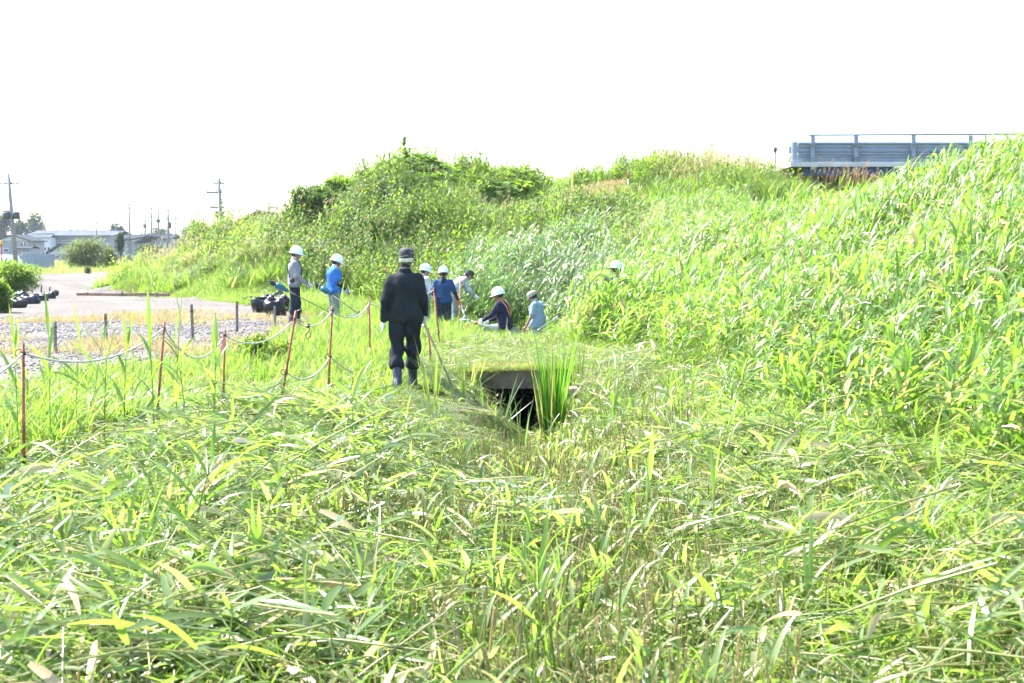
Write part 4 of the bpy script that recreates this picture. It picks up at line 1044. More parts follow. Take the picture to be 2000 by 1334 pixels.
bush('hazy_tree', Q(8, 500, 330), S(50, 330), S(80, 330), 1500, .9, FARL, 'hazy tree at the left edge behind the pole', 'tree', 'hazy trees', seed=9)
bush('hazy_tree', Q(40, 500, 360), S(40, 360), S(68, 360), 1200, .9, FARL, 'lower hazy tree between the two left crowns', 'tree', 'hazy trees', seed=10)
bush('hazy_tree', Q(228, 500, 300), S(36, 300), S(62, 300), 1000, .8, FARL, 'hazy tree between the hall and the lone pole', 'tree', 'hazy trees', seed=11)
bush('hazy_tree', Q(388, 500, 420), S(66, 420), S(64, 420), 1600, 1.1, FARL, 'wide hazy tree clump above the mound flank', 'tree', 'hazy trees', seed=12, lobes=10)
bush('hazy_tree', Q(365, 500, 400), S(40, 400), S(50, 400), 900, 1., FARL, 'lower hazy tree left of the wide clump', 'tree', 'hazy trees', seed=13)
bush('hazy_tree', Q(310, 500, 420), S(90, 420), S(48, 420), 1600, 1., FARL, 'long low band of hazy trees behind the pole group', 'tree', 'hazy trees', seed=14, lobes=12)
bush('hazy_tree', Q(150, 500, 420), S(120, 420), S(46, 420), 1600, 1., FARL, 'low hazy trees hidden behind the white hall', 'tree', 'hazy trees', seed=15, lobes=12)
bush('garden_tree', Q(498, 430, 118), S(34, 118), S(66, 118) + 1.2, 900, .28, FARL, 'small tree top beside the dark gabled roof', 'tree', seed=16)
def onhill(u, Y): x = P(u, 400, Y).x; return Vector((x, Y, h1(x, Y) - .1))
bush('dark_bush', onhill(622, 53), S(125, 54), S(78, 54), 6500, .15, DARKW, 'dark dense bush on the left shoulder of the mound', seed=17, trunk=.05, lobes=10)
bush('dark_bush', onhill(662, 54.5), S(90, 54), S(62, 54), 3200, .15, WEED, 'green bush merging with the dark one on the mound shoulder', seed=27, trunk=.05, lobes=9)
bush('crest_shrub', onhill(925, 56), S(34, 56), S(62, 56), 1300, .12, WEED, 'leafy upright shrub on the mound crest right of its peak', seed=18, trunk=.05, lobes=5)
bush('crest_shrub', onhill(872, 56), S(52, 56), S(46, 56), 1500, .12, WEED, 'low leafy shrub just right of the mound peak', seed=19, trunk=.05)
bush('crest_bush', onhill(1290, 59), S(130, 59), S(60, 59), 3800, .13, WEED, 'wide leafy bush at the left end of the crest thicket', seed=20, trunk=.05, lobes=10, squash=.8)
bush('crest_bush', onhill(1510, 57), S(95, 57), S(54, 57), 3200, .13, DARKW, 'darker green bush just left of the bridge', seed=21, trunk=.05, lobes=9, squash=.8)
XY = jgrid(6, 14, 55, 62, .7, lambda x, y: np.ones(x.shape), 3, 33)
scatter('crest_plume_grass', PA_MPLUME, XY, fr(XY, .9, 1.15), fr(XY, 1., 1.4), (.1, 0), label='tall seeding grass of the crest thicket left of the bridge')
XY = jgrid(11, 15.5, 50, 53.8, .5, lambda x, y: np.ones(x.shape) * .4, 3, 34)
REDP = proto(p_plume(1.25), 4, leafmat('red_plume', (.09, .13, .02), (.16, .19, .03), (.30, .19, .11), (.34, .40, .06), .5, .55, .2))
scatter('red_plume_grass', patch([(REDP, 3, (.8, 1.2), .12, (0, 0))], .4, 4), XY, fr(XY, .9, 1.2), 1., (.2, 0), label='reddish plumed grass in front of the bridge girder')
# tall weed on the mound peak
q_ = onhill(790, 55.5); e = empty('tall_weed', q_, 'tall spindly weed standing on the peak of the mound', 'weed')
b = MB(); Hh = P(790, 262, 55.5).z - q_.z; b.tube([(0, 0, 0), (.03, 0, Hh * .5), (.01, 0, Hh)], [.02, .014, .005], 6); b.build('stem', WEED, e)
b = MB()
for k in range(260):
    t = U(.15, 1); b.leaf((.03 * math.sin(t * 3), 0, Hh * t), U(0, 6.28), U(-.1, .9), U(.18, .6) * (1.25 - t), .11, U(.2, 1.), 3, .2, 0, (U(0, 1), U(0, .3)), 0, 0, .3)
b.build('leaf_sprays', WEED, e)
q_ = onhill(781, 56); e = empty('bare_stalk', q_, 'thin bare stalk beside the tall weed on the peak', 'weed')
rod(e, (0, 0, 0), (0, 0, P(781, 263, 56).z - q_.z), .012, GREYW, 'stem')
# leafy weed by the verge
bush('verge_weed', G(500, 735), .75, .55, 900, .07, WEED, 'low leafy weed with small bright leaves below the gravel edge', 'weed', seed=22, trunk=.05)
bush('verge_weed', G(540, 722), .6, .42, 700, .07, WEED, 'second small leafy weed right of the bright one', 'weed', seed=23, trunk=.05)

# ------------------------------------------------------------------ single plants that stand out
def sedge(name, loc, n, H, spread, W, mat, label, tilt=.22, seed=0, leanx=0.):
    g = random.Random(seed); e = empty(name, loc, label, 'grass clump')
    for k in range(n):
        a = g.uniform(0, 6.28); r = spread * g.random() ** .5
        b = MB(); L_ = H * g.uniform(.6, 1.02); az = a + g.uniform(-.6, .6)
        if leanx: az = math.atan2(math.sin(az), math.cos(az) + leanx)
        b.leaf((0, 0, 0), az, 1.5 - abs(g.gauss(0, tilt)), L_, W * g.uniform(.7, 1.2), g.uniform(.0, .3), 6, .3, g.uniform(-.6, .6), (g.random(), g.random() * .12 if g.random() < .9 else .8), g.uniform(-.2, .2), 0, .8)
        b.build('blade', mat, e, loc=(r * math.cos(a), r * math.sin(a) * .7, -.03))
    return e
SEDGE = leafmat('sedge_blade', (.045, .13, .012), (.085, .18, .02), (.4, .33, .14), (.20, .50, .02), .54, .42, .35)
c_ = P(1080, 862, 17.3); sedge('sedge_clump', (c_.x, 17.3, h1(c_.x, 17.3)), 95, 1.5, .13, .024, SEDGE, 'tall vivid green sedge clump beside the culvert mouth', .055, 1)
c_ = P(1108, 850, 17.1); sedge('sedge_clump', (c_.x, 17.1, h1(c_.x, 17.1)), 16, .62, .12, .018, SEDGE, 'short green sedge blades right of the tall clump', .3, 2)
c_ = P(848, 900, 15.6); sedge('grass_clump', (c_.x, 15.6, h1(c_.x, 15.6)), 9, .95, .06, .018, GRASS, 'narrow upright yellow green clump below the wooden stick', .08, 3)
c_ = P(1192, 915, 15.2); sedge('grass_clump', (c_.x, 15.2, h1(c_.x, 15.2)), 13, .85, .1, .02, SEDGE, 'upright green clump right of the ditch', .2, 4)
c_ = P(1130, 800, 18.2); sedge('grass_clump', (c_.x, 18.2, h1(c_.x, 18.2)), 9, .75, .12, .018, GRASS, 'loose upright blades just right of the clay stub', .2, 5)
c_ = P(962, 850, 17.4); sedge('reed_clump', (c_.x, 17.4, h1(c_.x, 17.4)), 10, .8, .16, .03, REEDB, 'pale grey green leaves standing before the dark culvert mouth', .38, 6)
c_ = P(1020, 860, 17.0); sedge('reed_clump', (c_.x, 17.0, h1(c_.x, 17.0)), 12, .75, .2, .026, REEDB, 'grey green leaves between the culvert mouth and the sedge', .3, 7)
c_ = P(900, 850, 17.0); sedge('grass_clump', (c_.x, 17.0, h1(c_.x, 17.0)), 14, .5, .2, .016, GRASS, 'low green clump at the left lip of the culvert mouth', .3, 8)
c_ = P(915, 760, 18.45); sedge('grass_clump', (c_.x, 18.45, h1(c_.x, 18.45)), 22, .5, .12, .015, GRASS, 'drooping grass tuft over the left end of the culvert slab', .5, 10)
c_ = P(1640, 500, 24.2); sedge('reed_clump', (c_.x, 24.2, h1(c_.x, 24.2)), 34, 1.5, .25, .05, DARKW, 'dark upright clump standing out on the levee slope', .3, 9)

def reed_thing(u, v, Y, top_v, label, n=7, lean=0., seed=0, LL=(.32, .5), W=(.03, .042), stemmat=None, leafm=None, erect=.35):
    g = random.Random(seed); p = P(u, v, Y); z0 = h1(p.x, Y); base = Vector((p.x, Y, z0)); H = P(u, top_v, Y).z - z0
    e = empty('reed', base, label, 'reed', 'single reeds standing above the grass')
    top = Vector((lean, 0, H * .8)); pt = lambda t: Vector((lean * t * t, 0, H * .8 * t))
    b = MB(); b.tube([pt(t) for t in (0, .25, .5, .75, 1)], [.006, .0055, .005, .004, .0025], 6, True, (g.random(), .2, 0)); b.build('stem', leafm or REED, e)
    a = g.uniform(0, 6.28)
    for k in range(n):
        t = .3 + .7 * k / max(1, n - 1); a += math.pi + g.uniform(-.6, .6)
        b = MB(); last = k >= n - 2
        b.leaf((0, 0, 0), a, g.uniform(1.35, 1.52) if last else g.uniform(.7, 1.3), g.uniform(*LL) * (1 if not last else .95), g.uniform(*W), g.uniform(0, .25) if last else g.uniform(.5, 1.9), 7, .3, g.uniform(-.6, .6), (g.random(), g.uniform(0, .1)), g.uniform(-.3, .3), 0 if g.random() < .6 else .5, .4)
        b.build('leaf', leafm or REED, e, loc=pt(t))
    return e
RD = [(345, 880, 12.6, 560, 'tallest single reed between the first two rope posts', 6, .05), (302, 900, 12.2, 592, 'tall reed just left of the tallest one', 6, -.03), (100, 900, 11.0, 590, 'tall reed with upright tip near the first rope post', 5, 0),
      (37, 900, 10.9, 612, 'tall reed at the left picture edge behind the first post', 5, -.02), (150, 880, 12.2, 615, 'upright reed between the first post and the wooden stake', 5, .04), (244, 880, 12.4, 618, 'slim reed behind the sagging upper rope', 5, .03),
      (362, 850, 13.4, 600, 'leaning reed just right of the second rope post', 6, -.12), (205, 900, 11.8, 650, 'shorter reed left of the rope sag', 6, .03), (420, 860, 13.2, 640, 'reed with drooping leaves by the third rope post', 6, .02), (620, 690, 26.0, 560, 'green reed standing before the blue shirt worker', 6, 0.),
      (660, 680, 25.5, 575, 'bushy reed at the feet of the blue shirt worker', 7, .05), (1740, 830, 14.6, 470, 'tall reed with bent leaves at the foot of the levee', 8, .05), (1880, 820, 14.0, 480, 'tall reed near the right edge at the levee foot', 8, -.1), (1590, 800, 15.8, 560, 'tall reed in the front row of the levee slope', 7, .06)]
for k, (u, v, Y, tv, lab, n, ln) in enumerate(RD): reed_thing(u, v, Y, tv, lab, n, ln, 50 + k)
FG = [(1205, 1290, 6.6, 960, 'tall cut reed stalk standing in the foreground centre', 4, .06), (965, 1250, 6.9, 1060, 'yellowing reed stalk in the foreground centre', 3, 0.), (1085, 1230, 7.2, 1050, 'slim green stalk right of the yellowing one', 3, .05), (1850, 1010, 9.2, 860, 'bent dark leaf stalk on the right foreground', 4, -.1),
      (1390, 1080, 8.6, 900, 'stalk with a drooping pale leaf in the right foreground', 4, .02), (1560, 1290, 6.7, 1110, 'broad leafed stalk low in the right foreground', 5, .05), (700, 1290, 6.6, 1120, 'short stubble stalk left of the foreground centre', 3, .02), (120, 1190, 7.4, 1030, 'drooping bunch of broad leaves in the left foreground', 9, .03),
      (1260, 1010, 9.0, 900, 'single stalk with a folded white tipped leaf', 3, .03), (1960, 1250, 6.9, 1120, 'broad reed leaves at the lower right corner', 6, -.05), (470, 1240, 6.9, 1060, 'arching reed leaf stalk in the left foreground', 5, .1)]
for k, (u, v, Y, tv, lab, n, ln) in enumerate(FG): reed_thing(u, v, Y, tv, lab, n, ln, 80 + k, (.26, .42), (.024, .036), leafm=CUT)
# clay stub and brown stump right of the sedge
c_ = P(1116, 798, 17.9); e = empty('clay_pipe', (c_.x, 17.9, c_.z - .05), 'pinkish clay pipe stub right of the sedge clump', 'pipe')
b = MB(); b.lathe([(.04, 0), (.075, 0), (.075, .22), (.09, .225), (.092, .3), (.07, .325), (.05, .31), (.05, .05)], 16); b.build('pipe_body', CLAY, e)
b = MB(); b.lathe([(.093, .235), (.1, .25), (.093, .265)], 16); b.build('collar', CLAY, e)
c_ = P(1124, 838, 17.2); e = empty('rotten_stump', (c_.x, 17.2, c_.z - .05), 'small brown rotten stump in the ditch side', 'stump')
b = MB(); b.lathe([(.1, 0), (.075, .06), (.06, .16), (.065, .22), (.03, .24), (0, .2)], 10); b.v = [(x * (1 + .2 * math.sin(5 * math.atan2(y, x))), y, z + .04 * math.sin(3 * math.atan2(y, x)) * (z > .15)) for x, y, z in b.v]; b.build('stump_body', WOOD, e)
# ------------------------------------------------------------------ people: smooth distance-field bodies meshed with surface nets
def seg(Pn, a, b, ra, rb):
    a = np.array(a, float); b = np.array(b, float); ab = b - a
    t = np.clip(((Pn - a) @ ab) / max(1e-9, ab @ ab), 0, 1)
    return np.linalg.norm(Pn - a - t[:, None] * ab, axis=1) - (ra + (rb - ra) * t)
def ell(Pn, c, r, M=None):
    q = Pn - np.array(c, float)
    if M is not None: q = q @ np.array(M)
    r = np.array(r, float); k0 = np.linalg.norm(q / r, axis=1); k1 = np.linalg.norm(q / (r * r), axis=1)
    return k0 * (k0 - 1) / np.maximum(k1, 1e-9)
def smin(a, b, k):
    h = np.clip(.5 + .5 * (b - a) / k, 0, 1); return b + (a - b) * h - k * h * (1 - h)
def wrinkle(Pn, amp, f=22., seed=0):
    g = np.random.default_rng(seed); o = 0
    for k in range(5):
        d = g.normal(size=3); d /= np.linalg.norm(d); o = o + np.sin(Pn @ d * f * (1 + .45 * k) + g.uniform(0, 6) + 1.5 * np.sin(Pn @ g.normal(size=3) * f * .35)) / (1 + .5 * k)
    return amp * o * .5
def netmesh(name, fn, lo, hi, res, mat, parent, label=None):
    lo = np.array(lo, float); hi = np.array(hi, float); n = np.ceil((hi - lo) / res).astype(int) + 1
    ax = [lo[i] + np.arange(n[i]) * res for i in range(3)]
    K = 5; nc = np.ceil((n - 1) / K).astype(int) + 1            # coarse look first, then only the cells near the surface
    Gc = np.stack(np.meshgrid(*[lo[i] + np.arange(nc[i]) * res * K for i in range(3)], indexing='ij'), -1).reshape(-1, 3)
    Vc = fn(Gc).reshape(nc); thr = res * K * 1.0 + .012
    V = Vc[np.ix_(*[np.minimum((np.arange(m) + K // 2) // K, c - 1) for m, c in zip(n, nc)])].copy()
    nearm = np.abs(V) < thr
    ii = np.argwhere(nearm); V[nearm] = fn(lo + ii * res); S_ = V < 0
    c0 = [slice(0, -1), slice(1, None)]
    acc = np.zeros((*(n - 1), 3)); cnt = np.zeros(n - 1)
    cor = [(i, j, k) for i in (0, 1) for j in (0, 1) for k in (0, 1)]
    base = np.stack(np.meshgrid(*[np.arange(m - 1) for m in n], indexing='ij'), -1).astype(float)
    for A_ in cor:
        for d in range(3):
            if A_[d]: continue
            B_ = list(A_); B_[d] = 1
            va = V[c0[A_[0]], c0[A_[1]], c0[A_[2]]]; vb = V[c0[B_[0]], c0[B_[1]], c0[B_[2]]]
            x_ = (va < 0) != (vb < 0); t = np.where(x_, va / np.where(x_, va - vb, 1), 0)
            off = np.zeros((*(n - 1), 3)); off[...] = A_; off[..., d] += t
            acc += np.where(x_[..., None], base + off, 0); cnt += x_
    act = cnt > 0; idx = -np.ones(n - 1, int); idx[act] = np.arange(act.sum())
    vert = lo + acc[act] / cnt[act][:, None] * res
    F = []
    for d in range(3):
        e1, e2 = (d + 1) % 3, (d + 2) % 3
        sa = [slice(None)] * 3; sb = [slice(None)] * 3; sa[d] = slice(0, -1); sb[d] = slice(1, None)
        x_ = S_[tuple(sa)] != S_[tuple(sb)]; I = np.argwhere(x_); I = I[(I[:, e1] > 0) & (I[:, e2] > 0) & (I[:, e1] < n[e1] - 1) & (I[:, e2] < n[e2] - 1)]
        if not len(I): continue
        def cell(o1, o2):
            q = I.copy(); q[:, e1] -= o1; q[:, e2] -= o2; return idx[q[:, 0], q[:, 1], q[:, 2]]
        f = np.stack([cell(1, 1), cell(0, 1), cell(0, 0), cell(1, 0)], -1)
        ins = S_[I[:, 0], I[:, 1], I[:, 2]]
        F.append(np.where(ins[:, None], f, f[:, ::-1]))
    F = np.concatenate(F); F = F[(F >= 0).all(1)]
    me = bpy.data.meshes.new(name); me.from_pydata(vert.tolist(), [], F.tolist())
    me.polygons.foreach_set('use_smooth', [True] * len(me.polygons)); me.materials.append(mat); me.update()
    o = bpy.data.objects.new(name, me); COL.objects.link(o); o.parent = parent
    if label: o['label'] = label
    return o

SKIN = plain('skin', (.42, .25, .18), .55, var=.06, scale=20)
SKIND = plain('tanned_skin', (.30, .165, .11), .55, var=.06, scale=20)
HAIRB = plain('black_hair', (.018, .014, .012), .45, var=.2, scale=60)
HELM = plain('white_helmet', (.78, .80, .82), .3, var=.02)
HELMC = plain('cream_helmet', (.78, .77, .68), .35, var=.02)
GLOVEW = plain('white_glove', (.72, .72, .70), .85, var=.05, bump=.3, bscale=150)
GLOVEO = plain('orange_glove', (.65, .13, .04), .7, var=.1)
RUB = plain('navy_rubber', (.016, .024, .045), .4, var=.15, scale=8, spec=.6)
BLKR = plain('black_rubber', (.02, .02, .022), .45, var=.2)
def cloth(nm, col, var=.12): return plain(nm, col, .9, var=var, scale=9, bump=.35, bscale=120, spec=.15)
BLACKS = cloth('black_shirt', (.020, .024, .027)); BLACKT = cloth('black_trousers', (.018, .021, .027))
NAVYT = cloth('navy_trousers', (.025, .03, .045)); GREYJ = cloth('grey_jacket', (.24, .24, .25)); WHITES = cloth('white_sleeve', (.6, .6, .58))
BLUES = cloth('bright_blue_shirt', (.04, .15, .45)); BLUET = cloth('denim_blue_tshirt', (.028, .062, .15)); NAVYS = cloth('navy_jacket', (.022, .025, .045))
LBLUE = cloth('pale_blue_shirt', (.24, .34, .42)); PALES = cloth('pale_shirt', (.5, .52, .55)); GREYT = cloth('grey_green_trousers', (.20, .235, .22)); LGREYT = cloth('pale_blue_grey_trousers', (.28, .36, .42))
CAMO = plain('pale_camouflage', (.34, .39, .38), .9, var=.45, scale=14); CAPD = plain('dark_camo_cap', (.05, .06, .05), .9, var=.5, scale=30); CAPB = cloth('beige_cap', (.42, .37, .30))
CAPG = plain('grey_striped_cap', (.05, .05, .052), .85, var=.5, scale=14); TOWEL = cloth('cream_towel', (.55, .53, .42))
ORS = plain('orange_strap', (.7, .28, .14), .7); TEAL = plain('teal_plastic', (.012, .11, .16), .35, var=.08); STR = plain('black_strap', (.02, .02, .022), .8); LEATH = plain('brown_pouch', (.06, .03, .025), .6)
ALU = plain('pale_aluminium', (.62, .64, .66), .4, .4, var=.05); ORP = plain('orange_plastic', (.75, .16, .03), .45)

DEF = dict(pel=(0, 0, .95), wst=(0, .01, 1.10), chs=(0, 0, 1.30), nck=(0, -.01, 1.47), hed=(0, .02, 1.61),
           shl=(-.185, -.01, 1.405), shr=(.185, -.01, 1.405), ell=(-.235, -.02, 1.12), elr=(.235, -.02, 1.12), wrl=(-.245, .05, .87), wrr=(.245, .05, .87),
           hpl=(-.095, 0, .91), hpr=(.095, 0, .91), knl=(-.105, .02, .49), knr=(.105, .02, .49), anl=(-.11, -.03, .09), anr=(.11, -.03, .09), hdir=(0, 1, 0), htilt=0.)
def handfn(wr, el_, grip, side, r=1.0):
    """palm, four unequal curled fingers and a thumb leaving the side of the palm"""
    w = np.array(wr); d = w - np.array(el_); d = d / np.linalg.norm(d)
    up = np.array([0, 1., 0]) if abs(d[1]) < .8 else np.array([0, 0, 1.]); lat = np.cross(d, up); lat /= np.linalg.norm(lat); fw = np.cross(lat, d)
    P_ = [(w, w + d * .045, .026, .03), (w + d * .04 - fw * .018, w + d * .085 - fw * .02, .017, .016), (w + d * .04 + fw * .018, w + d * .085 + fw * .02, .017, .016)]
    inn = -lat * side * (1 if lat[0] * side > 0 else -1)
    for q, (o, L_) in enumerate(((-.03, .062), (-.01, .075), (.011, .07), (.031, .055))):
        k0 = w + d * .088 + fw * o; c = .9 if grip else .3
        k1 = k0 + d * L_ * .5 * math.cos(c * .6) + inn * L_ * .5 * math.sin(c * .6); k2 = k1 + d * L_ * .5 * math.cos(c * 2.0) + inn * L_ * .5 * math.sin(c * 2.0)
        P_ += [(k0, k1, .0095 * r, .009 * r), (k1, k2, .009 * r, .0075 * r)]
    t0 = w + d * .03 + fw * .03; t1 = t0 + d * .032 + fw * .025 + inn * .02; t2 = t1 + d * .03 + inn * .022 - (fw * .012 if grip else 0)
    P_ += [(t0, t1, .013 * r, .011 * r), (t1, t2, .011 * r, .009 * r)]
    return P_
def person(loc, rz, label, pose=None, res=.02, scale=1., shirt=None, sleeve='long', cuff=None, hem=.80, trousers=None, boots=None, boottop=.36, skin=None, gloveL=None, gloveR=None, grip=(0, 0), fat=1., head=None, hair=None, eyes=True, wr=.006, seed=0, sleevemat=None, legwide=1., bloused=False, collar=None):
    J = dict(DEF); J.update(pose or {}); J = {k: np.array(v, float) if not isinstance(v, float) else v for k, v in J.items()}
    e = empty('person', loc, label, 'person', 'volunteers clearing the ditch', rz); e.scale = (scale,) * 3
    skin = skin or SKIN
    hd = J['hed']; f = J['hdir'] / np.linalg.norm(J['hdir']); rt = np.cross(f, [0, 0, 1.]); rt /= np.linalg.norm(rt); up = np.cross(rt, f)
    allp = np.array([v for k, v in J.items() if k not in ('hdir', 'htilt')]); LO = allp.min(0) - .24; HI = allp.max(0) + .24
    def torso(Pn, g, pelvis=True):
        s = fat
        w = (J['shr'] - J['shl']); w = w / np.linalg.norm(w)
        d = smin(seg(Pn, J['chs'] - w * .075 * s, J['chs'] + w * .075 * s, .115 * s + g, .115 * s + g), seg(Pn, J['wst'] - w * .055 * s, J['wst'] + w * .055 * s, .108 * s + g, .108 * s + g), .08)
        d = smin(d, seg(Pn, J['shl'] * .93 + J['shr'] * .07 - [0, 0, .015], J['shr'] * .93 + J['shl'] * .07 - [0, 0, .015], .062 + g, .062 + g), .07)
        d = smin(d, seg(Pn, J['chs'], J['wst'], .12 * s + g, .11 * s + g), .06)
        if pelvis: d = smin(d, seg(Pn, J['hpl'] + [0, 0, .03], J['hpr'] + [0, 0, .03], .105 * s + g, .105 * s + g), .08)
        return smin(d, seg(Pn, J['nck'] - [0, 0, .05], J['nck'] + (hd - J['nck']) * .25, .062 + g, .052 + g * .5), .05)
    def arm(Pn, s, g, t=1.):
        sh, el_, wr_ = J['sh' + s], J['el' + s], J['wr' + s]
        if t <= .5: return seg(Pn, sh, sh + (el_ - sh) * t * 2, .055 + g, .05 + g)
        return smin(seg(Pn, sh, el_, .054 + g, .044 + g), seg(Pn, el_, el_ + (wr_ - el_) * (t - .5) * 2, .043 + g, .031 + g), .03)
    def leg(Pn, s, g, w=1.):
        return smin(seg(Pn, J['hp' + s], J['kn' + s], .088 * w + g, .06 * w + g), seg(Pn, J['kn' + s], J['an' + s], .058 * w + g, .042 * w + g), .04)
    def foot_(Pn, s, g):
        an = J['an' + s]; fd = (J.get('ft' + s) - an) if ('ft' + s) in J else np.array([0, .17, -.055])
        return smin(seg(Pn, an - [0, .03, .04], an + fd, .042 + g, .034 + g), seg(Pn, an, an - [0, .03, .04], .045 + g, .045 + g), .03)
    def headf(Pn):
        c = hd
        d = ell(Pn, c + up * .02 - f * .012, (.076, .095, .098), np.stack([rt, f, up], 1))
        d = smin(d, ell(Pn, c - up * .055 + f * .028, (.056, .062, .062), np.stack([rt, f, up], 1)), .035)
        d = smin(d, seg(Pn, c + f * .085 + up * .012, c + f * .108 - up * .022, .009, .015), .015)           # nose
        d = smin(d, seg(Pn, c + f * .078 - up * .055 - rt * .018, c + f * .078 - up * .055 + rt * .018, .011, .011), .01)  # mouth
        d = smin(d, seg(Pn, c + f * .07 + up * .03 - rt * .03, c + f * .07 + up * .03 + rt * .03, .016, .016), .02)        # brow
        for s in (-1, 1): d = np.minimum(d, ell(Pn, c + rt * s * .078 - f * .005 - up * .008, (.012, .02, .03), np.stack([rt, f, up], 1)))
        return d
    def body(Pn):
        d = torso(Pn, -.012)
        for s in 'lr': d = smin(d, arm(Pn, s, -.004), .03)
        for s in 'lr': d = smin(d, leg(Pn, s, -.012), .03)
        for s in 'lr': d = smin(d, foot_(Pn, s, -.01), .02)
        d = smin(d, seg(Pn, J['nck'], hd - up * .03 - f * .02, .05, .05), .03)
        d = smin(d, headf(Pn), .02)
        for s, gl, gr, sd in (('l', gloveL, grip[0], -1), ('r', gloveR, grip[1], 1)):
            for a, b_, ra, rb in handfn(J['wr' + s], J['el' + s], gr, sd): d = np.minimum(d, seg(Pn, a, b_, ra - (.003 if gl else 0), rb - (.003 if gl else 0)))
        return d
    netmesh('body', body, LO, HI, min(res, .015), skin, e)
    hz = J['pel'][2] - .95 + hem
    if shirt:
        tmax = {'long': .97, 'short': .36, 'none': 0}[sleeve]
        wv = lambda Pn: wrinkle(Pn, wr, 20, seed)
        ax = J['pel'] - J['chs']; ax = ax / np.linalg.norm(ax); hl = np.dot(J['pel'] - J['chs'], ax) + (.95 - hem)
        def sh(Pn):
            g = .012 + .012 * np.clip(((Pn - J['chs']) @ ax) / .35, 0, 1)
            d = torso(Pn, g)
            for s in 'lr': d = smin(d, arm(Pn, s, .014 if sleeve == 'long' else .017, tmax), .035)
            d = d + wv(Pn)
            d = np.maximum(d, (Pn - J['chs']) @ ax - hl)
            return np.maximum(d, (Pn - J['nck']) @ ((hd - J['nck']) / np.linalg.norm(hd - J['nck'])) - .035)
        netmesh('shirt', sh, LO, HI, res, shirt, e)
    if sleevemat:
        for s in 'lr':
            el_, sh_, wr_ = J['el' + s], J['sh' + s], J['wr' + s]
            netmesh('arm_sleeve', lambda Pn: smin(seg(Pn, sh_ + (el_ - sh_) * .62, el_, .05, .048), seg(Pn, el_, wr_, .047, .036), .03), np.minimum(el_, wr_) - .32, np.maximum(sh_, wr_) + .1, res, sleevemat, e)
    if trousers:
        def tr(Pn):
            d = seg(Pn, J['hpl'] + [0, 0, .05], J['hpr'] + [0, 0, .05], .11 * fat + .008, .11 * fat + .008)
            for s in 'lr': d = smin(d, leg(Pn, s, .016, 1.05 * legwide), .035)
            if bloused:
                for s in 'lr': c = J['kn' + s] + (J['an' + s] - J['kn' + s]) * .42; d = smin(d, ell(Pn, c, (.086, .088, .075)), .05)
            d = d + wrinkle(Pn, wr * 1.2, 24, seed + 3)
            for s in 'lr':
                c = J['kn' + s] + (J['an' + s] - J['kn' + s]) * (.56 if bloused else .93); ax_ = J['an' + s] - J['kn' + s]; ax_ = ax_ / np.linalg.norm(ax_)
                side = np.linalg.norm(Pn - (J['kn' + s] + np.clip((Pn - J['kn' + s]) @ ax_, 0, .6)[:, None] * ax_), axis=1) < .15
                d = np.where(side, np.maximum(d, (Pn - c) @ ax_), d)
            return d
        netmesh('trousers', tr, LO, HI, res, trousers, e)
    if boots:
        for s in 'lr':
            kn, an = J['kn' + s], J['an' + s]; tp = an + (kn - an) * (boottop / max(.05, np.linalg.norm(kn - an)))
            netmesh('boot', lambda Pn: smin(seg(Pn, tp, an, .066, .055), foot_(Pn, s, .012), .04) + wrinkle(Pn, .003, 30, seed), np.minimum(tp, an) - .32, np.maximum(tp, an) + .32, res, boots, e)
    for s, gl, gr, sd in (('l', gloveL, grip[0], -1), ('r', gloveR, grip[1], 1)):
        if gl:
            def gf(Pn):
                d = seg(Pn, J['wr' + s] + (J['el' + s] - J['wr' + s]) * .12, J['wr' + s], .042, .034)
                for a, b_, ra, rb in handfn(J['wr' + s], J['el' + s], gr, sd, 1.15): d = smin(d, seg(Pn, a, b_, ra, rb), .006)
                return d
            netmesh('glove', gf, J['wr' + s] - .24, J['wr' + s] + .24, .009, gl, e)
    if collar: netmesh('collar', lambda Pn: np.maximum(seg(Pn, J['nck'] + [0, .0, -.01], J['nck'] + (hd - J['nck']) * .3, .076, .07), -seg(Pn, J['nck'] - [0, 0, .1], hd, .056, .056)), J['nck'] - .15, J['nck'] + .17, .012, collar, e)
    if hair: netmesh('hair', lambda Pn: np.maximum(ell(Pn, hd + up * .022 - f * .02, (.087, .103, .106), np.stack([rt, f, up], 1)) + wrinkle(Pn, .003, 60, seed), np.maximum((Pn - hd) @ f - .045 - .5 * ((Pn - hd) @ up), -((Pn - hd) @ up) - .05)), hd - .16, hd + .16, .011, hair, e)
    if eyes:
        for s in (-1, 1):
            netmesh('eye', lambda Pn: ell(Pn, hd + f * .077 + up * .006 + rt * s * .031, (.012, .006, .007), np.stack([rt, f, up], 1)), hd - .13, hd + .13, .006, HAIRB, e)
    M3 = Matrix([[rt[i], f[i], up[i]] for i in range(3)])
    if head in ('helmet', 'helmetc'):
        m = HELM if head == 'helmet' else HELMC; c = Vector(hd + up * .045 - f * .01)
        b = MB(); pr = [(.127, -.012), (.128, .0), (.126, .03), (.118, .07), (.098, .105), (.066, .13), (.03, .142), (0.001, .144)]
        b.lathe(pr, 24, c, M3, .93, 1.12)
        hl = b.build('helmet', m, e)
        b = MB(); n = 24; vs = []
        for k in range(n):
            w = 2 * math.pi * k / n; fr_ = max(0, math.sin(w)); ex = .012 + .045 * fr_ ** 2
            for r_, z_ in ((.125, -.006), (.127 + ex, -.020 - .012 * fr_), (.127 + ex, -.027 - .012 * fr_), (.121, -.016)):
                vs.append(M3 @ Vector((r_ * .93 * math.cos(w), r_ * 1.12 * math.sin(w), z_)) + c)
